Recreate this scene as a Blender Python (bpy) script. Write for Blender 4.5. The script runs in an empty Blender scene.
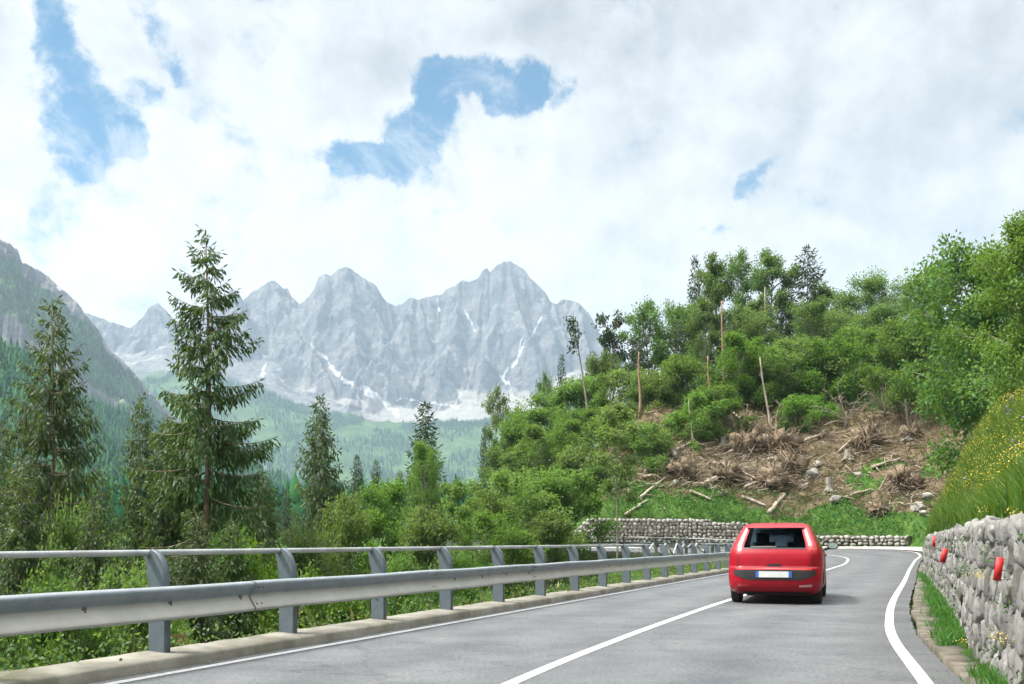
import bpy, bmesh, math, random
import numpy as np
from mathutils import Vector, Matrix

R = math.radians
random.seed(7)
rng = np.random.default_rng(7)
scene = bpy.context.scene
COL = scene.collection
F, HY, CX, EYE = 995.0, 541.0, 512.0, 1.15     # lens and eye level used to read distances off the photograph

def at(px, py, Y):
    return Vector(((px - CX) / F * Y, Y, EYE + (HY - py) / F * Y))

# ------------------------------------------------------------------ numpy noise
def _hash(ix, iy, seed):
    h = (ix.astype(np.int64) * 374761393 + iy.astype(np.int64) * 668265263 + seed * 982451653) & 0x7fffffff
    h = ((h ^ (h >> 13)) * 1274126177) & 0x7fffffff
    return (h ^ (h >> 16)) & 0xffff

def perlin(x, y, seed=0):
    x = np.asarray(x, float); y = np.asarray(y, float)
    ix = np.floor(x); iy = np.floor(y); fx = x - ix; fy = y - iy
    u = fx * fx * fx * (fx * (fx * 6 - 15) + 10); v = fy * fy * fy * (fy * (fy * 6 - 15) + 10)
    def g(dx, dy):
        a = _hash(ix + dx, iy + dy, seed) / 65536.0 * 2 * np.pi
        return np.cos(a) * (fx - dx) + np.sin(a) * (fy - dy)
    a = g(0, 0) * (1 - u) + g(1, 0) * u
    b = g(0, 1) * (1 - u) + g(1, 1) * u
    return (a * (1 - v) + b * v) * 1.4

def fbm(x, y, seed=0, octv=5, lac=2.03, gain=.5):
    s = 0; a = 1.0; f = 1.0; t = 0
    for o in range(octv):
        s = s + a * perlin(np.asarray(x) * f, np.asarray(y) * f, seed + o * 17); t += a; a *= gain; f *= lac
    return s / t

def ridged(x, y, seed=0, octv=5, lac=2.1, gain=.5):
    s = 0; a = 1.0; f = 1.0; t = 0
    for o in range(octv):
        s = s + a * (1 - np.abs(perlin(np.asarray(x) * f, np.asarray(y) * f, seed + o * 31)) * 1.6); t += a; a *= gain; f *= lac
    return s / t

def sstep(a, b, x):
    t = np.clip((np.asarray(x, float) - a) / (b - a), 0, 1)
    return t * t * (3 - 2 * t)

# ------------------------------------------------------------------ mesh helpers
class MB:
    """collects quads and triangles (numpy) and links them as ONE mesh object"""
    def __init__(s):
        s.V = []; s.Q = []; s.T = []; s.Qm = []; s.Tm = []; s.A = []; s.n = 0
    def add(s, V, Q=None, T=None, m=0, a=None):
        V = np.asarray(V, float).reshape(-1, 3)
        if Q is not None and len(Q):
            Q = np.asarray(Q, int).reshape(-1, 4); s.Q.append(Q + s.n); s.Qm.append(np.full(len(Q), m))
        if T is not None and len(T):
            T = np.asarray(T, int).reshape(-1, 3); s.T.append(T + s.n); s.Tm.append(np.full(len(T), m))
        s.V.append(V)
        if a is None: a = np.zeros(len(V))
        elif np.isscalar(a): a = np.full(len(V), a)
        s.A.append(np.asarray(a, float)); s.n += len(V)
        return s
    def mesh(s, name, mats, smooth=False):
        me = bpy.data.meshes.new(name)
        V = np.concatenate(s.V) if s.V else np.zeros((0, 3))
        Q = np.concatenate(s.Q) if s.Q else np.zeros((0, 4), int)
        T = np.concatenate(s.T) if s.T else np.zeros((0, 3), int)
        mi = np.concatenate([*(s.Qm or [np.zeros(0, int)]), *(s.Tm or [np.zeros(0, int)])]).astype(np.int32)
        loops = np.concatenate([Q.ravel(), T.ravel()]).astype(np.int32)
        starts = np.concatenate([np.arange(len(Q)) * 4, len(Q) * 4 + np.arange(len(T)) * 3]).astype(np.int32)
        me.vertices.add(len(V)); me.vertices.foreach_set('co', V.ravel().astype(np.float32))
        me.loops.add(len(loops)); me.loops.foreach_set('vertex_index', loops)
        me.polygons.add(len(starts)); me.polygons.foreach_set('loop_start', starts)
        me.polygons.foreach_set('material_index', mi)
        if smooth: me.polygons.foreach_set('use_smooth', np.ones(len(starts), bool))
        me.update(calc_edges=True)
        at_ = me.attributes.new('rnd', 'FLOAT', 'POINT')
        at_.data.foreach_set('value', np.concatenate(s.A).astype(np.float32))
        for m in (mats if isinstance(mats, (list, tuple)) else [mats]): me.materials.append(m)
        return me
    def obj(s, name, mats, parent=None, smooth=False):
        o = bpy.data.objects.new(name, s.mesh(name, mats, smooth)); COL.objects.link(o)
        if parent is not None: o.parent = parent
        return o
    def box(s, c, size, rz=0.0, M=None, m=0, a=None):
        x, y, z = np.asarray(size, float) / 2
        V = np.array([[-x,-y,-z],[x,-y,-z],[x,y,-z],[-x,y,-z],[-x,-y,z],[x,-y,z],[x,y,z],[-x,y,z]])
        if M is not None: V = V @ np.asarray(M).T
        elif rz: V = V @ np.array([[math.cos(rz), -math.sin(rz), 0],[math.sin(rz), math.cos(rz), 0],[0,0,1]]).T
        return s.add(V + np.asarray(c, float), [[0,3,2,1],[4,5,6,7],[0,1,5,4],[1,2,6,5],[2,3,7,6],[3,0,4,7]], m=m, a=a)
    def tube(s, pts, rad, n=6, m=0, cap=True, a=None):
        P = np.asarray(pts, float); k = len(P)
        rad = np.full(k, rad) if np.isscalar(rad) else np.asarray(rad, float)
        D = np.gradient(P, axis=0); D /= np.linalg.norm(D, axis=1)[:, None] + 1e-9
        ref = np.array([0, 0, 1.0]) if abs(D[0][2]) < .9 else np.array([1.0, 0, 0])
        U = np.cross(D, ref); U /= np.linalg.norm(U, axis=1)[:, None] + 1e-9
        W = np.cross(D, U)
        th = np.arange(n) / n * 2 * np.pi
        V = P[:, None] + rad[:, None, None] * (np.cos(th)[None, :, None] * U[:, None] + np.sin(th)[None, :, None] * W[:, None])
        V = V.reshape(-1, 3)
        i = np.arange(k - 1)[:, None] * n; j = np.arange(n)[None]; j2 = (j + 1) % n
        Q = np.stack([i + j, i + j2, i + n + j2, i + n + j], -1).reshape(-1, 4)
        T = []
        if cap:
            V = np.concatenate([V, P[:1], P[-1:]]); c0 = k * n; c1 = c0 + 1
            T = [[c0, (q + 1) % n, q] for q in range(n)] + [[c1, (k - 1) * n + q, (k - 1) * n + (q + 1) % n] for q in range(n)]
        return s.add(V, Q, T, m=m, a=a)
    def leaves(s, P, D, L, W, a=None, fold=.12, m=0, up=None):
        """a diamond leaf at every P pointing along D"""
        P = np.asarray(P, float); n = len(P)
        if n == 0: return s
        D = D / (np.linalg.norm(D, axis=1)[:, None] + 1e-9)
        rv = rng.normal(size=(n, 3)) if up is None else rng.normal(size=(n, 3)) * .5 + np.asarray(up)
        S = np.cross(D, rv); S /= np.linalg.norm(S, axis=1)[:, None] + 1e-9
        N = np.cross(S, D)
        L = np.broadcast_to(L, (n,))[:, None]; W = np.broadcast_to(W, (n,))[:, None]
        V = np.stack([P, P + D * L * .45 + S * W * .5 + N * L * fold, P + D * L, P + D * L * .45 - S * W * .5 + N * L * fold], 1).reshape(-1, 3)
        a = rng.random(n) if a is None else np.broadcast_to(a, (n,))
        return s.add(V, np.arange(n * 4).reshape(n, 4), m=m, a=np.repeat(a, 4))

def tag(o, label=None, cat=None, group=None, kind=None):
    if label: o['label'] = label
    if cat: o['category'] = cat
    if group: o['group'] = group
    if kind: o['kind'] = kind
    return o

def empty(name, loc=(0, 0, 0), rz=0.0):
    o = bpy.data.objects.new(name, None); COL.objects.link(o)
    o.location = loc; o.rotation_euler = (0, 0, rz); o.empty_display_size = .2
    return o

def copy_tree(o, parent=None):
    c = o.copy(); COL.objects.link(c)
    if parent is not None: c.parent = parent
    for ch in [x for x in o.children]:
        copy_tree(ch, c)
    return c

# ------------------------------------------------------------------ materials
def new_mat(name):
    m = bpy.data.materials.new(name); m.use_nodes = True
    nt = m.node_tree; b = nt.nodes['Principled BSDF']
    return m, nt, b

def N(nt, typ, **kw):
    n = nt.nodes.new(typ)
    for k, v in kw.items():
        if k.startswith('_'): setattr(n, k[1:], v)
        else: n.inputs[k.replace('__', ' ')].default_value = v
    return n

def ramp(nt, stops, fac, interp='LINEAR'):
    r = nt.nodes.new('ShaderNodeValToRGB'); r.color_ramp.interpolation = interp
    els = r.color_ramp.elements
    while len(els) < len(stops): els.new(.5)
    for e, (p, c) in zip(els, stops):
        e.position = p; e.color = (*c, 1) if len(c) == 3 else c
    nt.links.new(fac, r.inputs[0]); return r

def mix(nt, fac, a, b):
    m = nt.nodes.new('ShaderNodeMix'); m.data_type = 'RGBA'
    for sock, v in ((m.inputs[0], fac), (m.inputs[6], a), (m.inputs[7], b)):
        if hasattr(v, 'is_output'): nt.links.new(v, sock)
        elif isinstance(v, (int, float)): sock.default_value = v
        else: sock.default_value = (*v, 1)
    return m.outputs[2]

def coords(nt, obj=True, scale=None):
    t = nt.nodes.new('ShaderNodeTexCoord').outputs['Object'] if obj else nt.nodes.new('ShaderNodeNewGeometry').outputs['Position']
    if scale is not None:
        mp = nt.nodes.new('ShaderNodeMapping'); mp.inputs['Scale'].default_value = scale
        nt.links.new(t, mp.inputs['Vector']); t = mp.outputs[0]
    return t

def noise(nt, vec, scale, detail=5, rough=.55, dist=0):
    n = N(nt, 'ShaderNodeTexNoise', Scale=scale, Detail=detail, Roughness=rough, Distortion=dist)
    nt.links.new(vec, n.inputs['Vector']); return n.outputs['Fac']

def bump(nt, b, h, strength=.4, dist=.02):
    bp = N(nt, 'ShaderNodeBump', Strength=strength, Distance=dist)
    nt.links.new(h, bp.inputs['Height']); nt.links.new(bp.outputs[0], b.inputs['Normal'])

def pmat(name, c1, c2, scale=3, rough=.8, bs=None, bstr=.4, bdist=.02, metal=0, lo=.35, hi=.65, scl=None, c3=None, s3=.6, world=False):
    """two-tone noisy material, optional third tone in broad patches"""
    m, nt, b = new_mat(name)
    v = coords(nt, not world, scl)
    r = ramp(nt, [(lo, c1), (hi, c2)], noise(nt, v, scale))
    col = r.outputs[0]
    if c3 is not None:
        f = ramp(nt, [(.5, (0, 0, 0)), (.68, (1, 1, 1))], noise(nt, v, s3, 6, .65))
        col = mix(nt, f.outputs[0], col, c3)
    nt.links.new(col, b.inputs['Base Color'])
    b.inputs['Roughness'].default_value = rough; b.inputs['Metallic'].default_value = metal
    if bs: bump(nt, b, noise(nt, v, bs, 6, .6), bstr, bdist)
    return m

def leafmat(name, stops, trans=.35, rough=.55, hue=.03, spec=.3):
    """leaf colour varies leaf by leaf and a little tree by tree; light passes through"""
    m, nt, b = new_mat(name)
    at_ = nt.nodes.new('ShaderNodeAttribute'); at_.attribute_name = 'rnd'
    r = ramp(nt, stops, at_.outputs['Fac'])
    oi = nt.nodes.new('ShaderNodeObjectInfo')
    hs = nt.nodes.new('ShaderNodeHueSaturation')
    for inp, (lo, hi) in (('Hue', (.5 - hue, .5 + hue)), ('Value', (.8, 1.22)), ('Saturation', (.85, 1.1))):
        mr = N(nt, 'ShaderNodeMapRange'); mr.inputs['To Min'].default_value = lo; mr.inputs['To Max'].default_value = hi
        if inp == 'Value':
            mu = N(nt, 'ShaderNodeMath', _operation='MULTIPLY'); mu.inputs[1].default_value = 7.31
            fr = N(nt, 'ShaderNodeMath', _operation='FRACT')
            nt.links.new(oi.outputs['Random'], mu.inputs[0]); nt.links.new(mu.outputs[0], fr.inputs[0]); nt.links.new(fr.outputs[0], mr.inputs[0])
        else: nt.links.new(oi.outputs['Random'], mr.inputs[0])
        nt.links.new(mr.outputs[0], hs.inputs[inp])
    nt.links.new(r.outputs[0], hs.inputs['Color'])
    nt.links.new(hs.outputs[0], b.inputs['Base Color'])
    b.inputs['Roughness'].default_value = rough; b.inputs['Specular IOR Level'].default_value = spec
    t = nt.nodes.new('ShaderNodeBsdfTranslucent')
    br = mix(nt, .35, hs.outputs[0], (.30, .42, .03))
    nt.links.new(br, t.inputs['Color'])
    ms = nt.nodes.new('ShaderNodeMixShader'); ms.inputs[0].default_value = trans
    nt.links.new(b.outputs[0], ms.inputs[1]); nt.links.new(t.outputs[0], ms.inputs[2])
    nt.links.new(ms.outputs[0], nt.nodes['Material Output'].inputs['Surface'])
    return m

# ------------------------------------------------------------------ camera, light, air
cam_d = bpy.data.cameras.new('camera'); cam = bpy.data.objects.new('camera', cam_d); COL.objects.link(cam)
cam.location = (0, 0, EYE); cam.rotation_euler = (R(90), 0, 0)
cam_d.sensor_width = 36; cam_d.sensor_fit = 'HORIZONTAL'
cam_d.lens = F / 1024 * 36; cam_d.shift_y = (HY - 342) / 1024
cam_d.clip_start = .05; cam_d.clip_end = 20000
scene.camera = cam

SUN_EL, SUN_AZ = 54.0, -100.0       # azimuth in degrees clockwise from +Y (the view direction): the sun stands high on the left
sd = Vector((math.sin(R(SUN_AZ)) * math.cos(R(SUN_EL)), math.cos(R(SUN_AZ)) * math.cos(R(SUN_EL)), math.sin(R(SUN_EL))))
sl = bpy.data.lights.new('sun', 'SUN'); so = bpy.data.objects.new('sun', sl); COL.objects.link(so)
sl.energy = 3.5; sl.angle = R(8.0); sl.color = (1, .955, .86)
so.rotation_euler = sd.to_track_quat('Z', 'Y').to_euler(); so.location = sd * 60

w = bpy.data.worlds.new('World'); scene.world = w; w.use_nodes = True
nt = w.node_tree; bg = nt.nodes['Background']; bg.inputs['Strength'].default_value = .12
sky = nt.nodes.new('ShaderNodeTexSky'); sky.sky_type = 'NISHITA'; sky.sun_disc = False
sky.sun_elevation = R(SUN_EL); sky.sun_rotation = R(SUN_AZ); sky.altitude = 900; sky.air_density = 1.0; sky.dust_density = .4; sky.ozone_density = 2.0
tc = nt.nodes.new('ShaderNodeTexCoord').outputs['Generated']
nrm = N(nt, 'ShaderNodeVectorMath', _operation='NORMALIZE'); nt.links.new(tc, nrm.inputs[0]); dirv = nrm.outputs[0]
def math2(op, a, b_=None, clamp=False):
    n = nt.nodes.new('ShaderNodeMath'); n.operation = op; n.use_clamp = clamp
    for i, v in enumerate((a, b_)):
        if v is None: continue
        if hasattr(v, 'is_output'): nt.links.new(v, n.inputs[i])
        else: n.inputs[i].default_value = v
    return n.outputs[0]
def blob(px, py, rx, ry, power, vec):
    """a soft patch of the sky round one direction"""
    d = at(px, py, 1000) - Vector((0, 0, EYE)); d.normalize()
    sb = N(nt, 'ShaderNodeVectorMath', _operation='SUBTRACT'); nt.links.new(vec, sb.inputs[0]); sb.inputs[1].default_value = d
    ml = N(nt, 'ShaderNodeVectorMath', _operation='MULTIPLY'); nt.links.new(sb.outputs[0], ml.inputs[0])
    ml.inputs[1].default_value = (F / rx, 2.0, F / ry)
    ln = N(nt, 'ShaderNodeVectorMath', _operation='LENGTH'); nt.links.new(ml.outputs[0], ln.inputs[0])
    mr = N(nt, 'ShaderNodeMapRange', _interpolation_type='SMOOTHSTEP')
    mr.inputs['From Min'].default_value = 0; mr.inputs['From Max'].default_value = 1
    mr.inputs['To Min'].default_value = power; mr.inputs['To Max'].default_value = 0
    nt.links.new(ln.outputs['Value'], mr.inputs[0]); return mr.outputs[0]
# wisps drag the patch edges about
wn = N(nt, 'ShaderNodeTexNoise', Scale=7.0, Detail=10.0, Roughness=.66)
nt.links.new(dirv, wn.inputs['Vector'])
wsub = N(nt, 'ShaderNodeVectorMath', _operation='SUBTRACT'); nt.links.new(wn.outputs['Color'], wsub.inputs[0]); wsub.inputs[1].default_value = (.5, .5, .5)
wsc = N(nt, 'ShaderNodeVectorMath', _operation='SCALE'); nt.links.new(wsub.outputs[0], wsc.inputs[0]); wsc.inputs['Scale'].default_value = .12
wad = N(nt, 'ShaderNodeVectorMath', _operation='ADD'); nt.links.new(dirv, wad.inputs[0]); nt.links.new(wsc.outputs[0], wad.inputs[1])
wv = wad.outputs[0]
gap = None
for g in [(350, 140, 60, 36, .95), (398, 130, 60, 52, .95), (430, 112, 52, 54, .95), (455, 84, 50, 34, .85), (500, 84, 56, 36, .9), (528, 104, 46, 40, .95),
          (98, 122, 56, 52, .85), (112, 142, 40, 30, .8), (62, 24, 34, 52, .75), (75, 75, 36, 44, .6), (152, 16, 36, 28, .5), (140, 88, 30, 30, .42), (82, 165, 30, 18, .42), (176, 60, 18, 24, .38),
          (750, 184, 20, 32, .46), (722, 246, 34, 14, .42), (130, 306, 34, 30, .45), (434, 60, 28, 16, .45), (565, 112, 20, 24, .4)]:
    o_ = blob(*g, wv); gap = o_ if gap is None else math2('MAXIMUM', gap, o_)
n1 = N(nt, 'ShaderNodeTexNoise', Scale=9.0, Detail=12.0, Roughness=.66, Distortion=.15); nt.links.new(dirv, n1.inputs['Vector'])
nsig = math2('MULTIPLY', math2('SUBTRACT', n1.outputs['Fac'], .5), 3.0)
# behind and beside the view the cloud breaks up in the same way
n0 = N(nt, 'ShaderNodeTexNoise', Scale=1.7, Detail=6.0, Roughness=.55); nt.links.new(dirv, n0.inputs['Vector'])
def puff(off):
    w2 = N(nt, 'ShaderNodeVectorMath', _operation='MULTIPLY_ADD'); nt.links.new(wsub.outputs[0], w2.inputs[0]); w2.inputs[1].default_value = (.05, .05, .05); nt.links.new(dirv, w2.inputs[2])
    a2 = N(nt, 'ShaderNodeVectorMath', _operation='ADD'); nt.links.new(w2.outputs[0], a2.inputs[0]); a2.inputs[1].default_value = off
    vo = N(nt, 'ShaderNodeTexVoronoi', _feature='F1', Scale=8.5, Detail=3.0, Roughness=.6, Lacunarity=2.3)
    nt.links.new(a2.outputs[0], vo.inputs['Vector']); return vo.outputs['Distance']
pf1, pf2 = puff((0, 0, 0)), puff((-.016, -.004, .022))
cov = math2('ADD', math2('SUBTRACT', 1.10, math2('MULTIPLY', gap, 1.6)), math2('ADD', math2('MULTIPLY', nsig, .6), math2('MULTIPLY', math2('SUBTRACT', .92, pf1), .75)))
cf = N(nt, 'ShaderNodeMapRange', _interpolation_type='SMOOTHSTEP'); cf.inputs['From Min'].default_value = .10; cf.inputs['From Max'].default_value = .76
nt.links.new(cov, cf.inputs[0])
# cloud brightness: lit billows and greyer, thicker parts
n2 = N(nt, 'ShaderNodeTexNoise', Scale=3.2, Detail=8.0, Roughness=.55, Distortion=.5)
mp2 = N(nt, 'ShaderNodeMapping'); mp2.inputs['Location'].default_value = (3.1, 1.2, .4); mp2.inputs['Scale'].default_value = (1, 1, 1.5)
nt.links.new(dirv, mp2.inputs['Vector']); nt.links.new(mp2.outputs[0], n2.inputs['Vector'])
greyb = math2('ADD', math2('ADD', blob(860, 110, 430, 230, .30, dirv), blob(640, 40, 300, 100, .10, dirv)), blob(480, 20, 260, 40, .12, dirv))
bright = math2('ADD', blob(90, 220, 260, 170, .14, dirv), math2('ADD', blob(470, 160, 190, 90, .13, dirv), blob(835, 150, 60, 50, .12, dirv)))
# billows: brighter where the cloud thins towards the sun
n3 = N(nt, 'ShaderNodeTexNoise', Scale=9.0, Detail=12.0, Roughness=.66, Distortion=.15)
osh = N(nt, 'ShaderNodeVectorMath', _operation='ADD'); nt.links.new(dirv, osh.inputs[0]); osh.inputs[1].default_value = (-.020, 0, .024); nt.links.new(osh.outputs[0], n3.inputs['Vector'])
bil = math2('MULTIPLY', math2('SUBTRACT', n1.outputs['Fac'], n3.outputs['Fac']), .9)
bsig = math2('ADD', math2('SUBTRACT', math2('ADD', math2('MULTIPLY', math2('SUBTRACT', n2.outputs['Fac'], .5), 1.7), .76), greyb), math2('ADD', math2('ADD', bright, math2('MULTIPLY', gap, .35)), math2('ADD', bil, math2('MULTIPLY', math2('SUBTRACT', pf2, pf1), .42))))
cr = ramp(nt, [(0.0, (1.95, 2.02, 2.1)), (.32, (2.6, 2.66, 2.72)), (.60, (3.3, 3.32, 3.34)), (1.0, (4.15, 4.1, 4.02))], bsig)
skb = N(nt, 'ShaderNodeHueSaturation'); skb.inputs['Saturation'].default_value = 1.5; skb.inputs['Hue'].default_value = .482; skb.inputs['Value'].default_value = .45
nt.links.new(sky.outputs[0], skb.inputs['Color'])
# cloud round the sun and overhead is lit through and much brighter
def lobe(d, r0, r1, power):
    sb = N(nt, 'ShaderNodeVectorMath', _operation='DISTANCE'); nt.links.new(dirv, sb.inputs[0]); sb.inputs[1].default_value = d
    mr = N(nt, 'ShaderNodeMapRange', _interpolation_type='SMOOTHSTEP'); nt.links.new(sb.outputs['Value'], mr.inputs[0])
    mr.inputs['From Min'].default_value = r0; mr.inputs['From Max'].default_value = r1; mr.inputs['To Min'].default_value = power; mr.inputs['To Max'].default_value = 0
    return mr.outputs[0]
boost = math2('ADD', math2('ADD', lobe(sd, .1, .62, 6.0), lobe(Vector((0, 0, 1)), .3, .92, 4.2)), .86)
crb = N(nt, 'ShaderNodeVectorMath', _operation='SCALE'); nt.links.new(cr.outputs[0], crb.inputs[0]); nt.links.new(boost, crb.inputs['Scale'])
vn = N(nt, 'ShaderNodeTexNoise', Scale=13.0, Detail=9.0, Roughness=.68, Distortion=.6); nt.links.new(dirv, vn.inputs['Vector'])
vl = N(nt, 'ShaderNodeMapRange', _interpolation_type='SMOOTHSTEP'); nt.links.new(vn.outputs['Fac'], vl.inputs[0])
vl.inputs['From Min'].default_value = .44; vl.inputs['From Max'].default_value = .70; vl.inputs['To Max'].default_value = .62
cover = math2('MAXIMUM', cf.outputs[0], vl.outputs[0])
colsky = mix(nt, cover, skb.outputs[0], crb.outputs[0])
nt.links.new(colsky, bg.inputs['Color'])

scene.view_settings.view_transform = 'Standard'; scene.view_settings.look = 'None'
scene.view_settings.exposure = 1.22; scene.view_settings.gamma = 1.0; scene.view_settings.use_curve_mapping = False
scene.cycles.max_bounces = 6; scene.cycles.diffuse_bounces = 3; scene.cycles.transparent_max_bounces = 8
scene.cycles.volume_bounces = 0; scene.cycles.use_denoising = True
scene.cycles.sample_clamp_indirect = 6

# the air of the valley: far slopes fade into it
hz = MB().box((0, 3000, 615), (8400, 6600, 1430))
m = bpy.data.materials.new('valley_air'); m.use_nodes = True; hnt = m.node_tree; hnt.nodes.clear()
out = hnt.nodes.new('ShaderNodeOutputMaterial'); pv = hnt.nodes.new('ShaderNodeVolumePrincipled')
pv.inputs['Color'].default_value = (.60, .80, 1.0, 1); pv.inputs['Density'].default_value = 1.05e-4; pv.inputs['Anisotropy'].default_value = .1
hnt.links.new(pv.outputs[0], out.inputs['Volume'])
tag(hz.obj('haze', m), kind='stuff')
# ------------------------------------------------------------------ the lie of the land
def catmull(P, n=24):
    P = np.asarray(P, float); Q = np.concatenate([[2 * P[0] - P[1]], P, [2 * P[-1] - P[-2]]]); out = []
    for i in range(1, len(Q) - 2):
        t = np.linspace(0, 1, n, endpoint=False)[:, None]
        a, b, c, d = Q[i - 1], Q[i], Q[i + 1], Q[i + 2]
        out.append(.5 * ((2 * b) + (-a + c) * t + (2 * a - 5 * b + 4 * c - d) * t ** 2 + (-a + 3 * b - 3 * c + d) * t ** 3))
    out.append(P[-1:]); return np.concatenate(out)

LE = catmull([(-12.03,-14),(-6.43,0),(-3.23,8),(-1.8,11.56),(-.63,14.5),(1.25,19.2),(5.2,29.1),(9.6,40),(12.1,47),(13.1,52.2),(11.8,57.8),(8.3,62),(3,64.6),(-8,67),(-22,73),(-38,84),(-60,104)])
CE = catmull([(-6.8,-14),(-2.55,0),(-.02,8),(1.22,11.56),(2.32,14.5),(4.12,19.1),(8.25,29.2),(13.1,41),(17.3,51.4),(19.2,58),(18.4,63.8),(14.5,67.8),(8,69.8),(-5,71.5),(-20,77),(-36,87.5),(-58,107.5)])
RE = catmull([(-3.4,-14),(.85,0),(3.33,8),(4.44,11.56),(5.5,14.5),(7.44,19.4),(11.57,29.3),(16.6,41.5),(21.2,52.4),(24.6,60),(26.2,66),(24.6,70.6),(18,73),(4,74.2),(-14,79),(-33.5,91),(-56,111)])
WP = catmull([(-2.3,-14),(1.45,0),(3.95,8),(5.3,11.56),(6.5,14.5),(8.45,19.4),(12.3,29.3),(15.1,36.5),(18.9,44.0),(24.4,54),(28.4,62),(31,69.5),(30.4,74.6),(27,77.6),(22,78.6),(14,78.4),(6,77.8),(1,83),(-3.5,93),(-4,106),(0,122),(14,150),(60,210),(200,340),(600,640)], 16)

def zr(x, y):                                     # road level: climbs a little round the bend
    return .62 * sstep(45, 76, y)

def sdist(x, y, P):
    """signed distance to a polyline (positive to its right) and the nearest point's y"""
    x = np.atleast_1d(np.asarray(x, float)).ravel(); y = np.atleast_1d(np.asarray(y, float)).ravel()
    A = P[:-1]; B = P[1:]; E = B - A; L2 = (E ** 2).sum(1)
    best = np.full(len(x), 1e18); sg = np.zeros(len(x)); ny = np.zeros(len(x)); nx = np.zeros(len(x))
    for i in range(len(A)):
        t = np.clip(((x - A[i, 0]) * E[i, 0] + (y - A[i, 1]) * E[i, 1]) / L2[i], 0, 1)
        qx = A[i, 0] + t * E[i, 0]; qy = A[i, 1] + t * E[i, 1]
        d = (x - qx) ** 2 + (y - qy) ** 2
        cr = -(E[i, 0] * (y - A[i, 1]) - E[i, 1] * (x - A[i, 0])) / math.sqrt(L2[i])
        better = (d < best - 1e-9); tie = (np.abs(d - best) <= 1e-9) & (np.abs(cr) > np.abs(sg))
        k = better | tie
        best = np.where(k, d, best); sg = np.where(k, cr, sg); ny = np.where(k, qy, ny); nx = np.where(k, qx, nx)
    return np.sqrt(best) * np.sign(sg), nx, ny

def wall_h(nx, ny):
    near = 1.22 + .14 * sstep(8, 29, ny)
    near = near * (1 - sstep(30, 40, ny)) + .5 * sstep(30, 40, ny)
    far = np.interp(nx, [-6, 1, 4.5, 6, 14, 20, 23, 28.5, 33], [0, .1, .8, 2.1, 2.0, 1.35, 1.05, .85, .2])
    return np.where(ny < 60, near, far)

STEP = [.42, .80]
def H(x, y):
    shp = np.shape(x); X = np.atleast_1d(np.asarray(x, float)).ravel(); Y = np.atleast_1d(np.asarray(y, float)).ravel()
    dW, nx, ny = sdist(X, Y, WP); dL, lx, ly = sdist(X, Y, LE); dR, rx, ry = sdist(X, Y, RE)
    base = zr(X, Y)
    nz = fbm(X * .11, Y * .11, 3, 4)
    # hill
    d = np.maximum(dW, 0)
    nearb = 1 - sstep(34, 58, ny)
    near_p = (1.0 + 1.1 * sstep(13, 26, ny)) * np.minimum(d, 1.3) + .64 * np.clip(d - 1.3, 0, 5.2) + .55 * np.clip(d - 6.5, 0, 25) + .2 * np.clip(d - 31.5, 0, 200)
    far_p = .72 * np.minimum(d, 14) + .46 * np.clip(d - 14, 0, 26) + .24 * np.clip(d - 40, 0, 160)
    hill = base + wall_h(nx, ny) * sstep(STEP[0], STEP[1], d) + near_p * nearb + far_p * (1 - nearb) + nz * (.9 * sstep(1, 9, d) * (1 - .6 * nearb)) + .25 * fbm(X * .5, Y * .5, 9, 3) * sstep(.8, 4, d)
    hill = np.minimum(hill, 62 + 6 * nz)
    # valley side
    e = np.maximum(-dL - .55, 0)
    lim = 1.3 + 6.2 * sstep(6, -22, X - np.clip(Y - 30, 0, 100) * .05) 
    drop = lim * (1 - np.exp(-e * .62 / lim))
    far_up = np.interp(np.hypot(X, Y), [0, 80, 300, 700, 1500, 4000], [0, 0, 12, 30, 40, 20]) 
    valley = base - .04 - drop + far_up + nz * .5 * sstep(1, 8, e)
    road = base - .16
    verge = base - .05 + .05 * nz + far_up - 3.0 * sstep(96, 130, Y) * sstep(-1.5, -9, dW)
    z = np.where(dW > 0, hill, np.where((dL > -.5) & (dR < .4), road, np.where(dL <= -.5, valley, verge)))
    # past the end of the modelled road the two sides of the valley meet
    return z.reshape(shp) if shp else float(z[0])

def HB(x, y):
    STEP[:] = [.04, .10]; z = H(x, y); STEP[:] = [.42, .80]; return z
def H1(x, y): return float(H(np.array([x]), np.array([y]))[0])

def axis(lo, a, b, hi, step, grow=1.12):
    mid = np.arange(a, b + 1e-6, step); L = []; s = step; v = a
    while v > lo: s *= grow; v -= s; L.append(max(v, lo))
    U = []; s = step; v = b
    while v < hi: s *= grow; v += s; U.append(min(v, hi))
    return np.concatenate([L[::-1], mid, U])

def grid(Xs, Ys, Z):
    ny, nx = Z.shape; XX, YY = np.meshgrid(Xs, Ys) if np.ndim(Xs) == 1 else (Xs, Ys)
    V = np.stack([XX, YY, Z], -1).reshape(-1, 3)
    i = np.arange(ny - 1)[:, None] * nx; j = np.arange(nx - 1)[None]
    Q = np.stack([i + j, i + j + 1, i + nx + j + 1, i + nx + j], -1).reshape(-1, 4)
    return V, Q

gx = axis(-4000, -14, 48, 4000, .42, 1.14); gy = axis(-180, -6, 98, 6000, .45, 1.13)
GX, GY = np.meshgrid(gx, gy); GZ = H(GX, GY)
V, Q = grid(gx, gy, GZ)
dWg, wnx, wny = sdist(GX, GY, WP)
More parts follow.
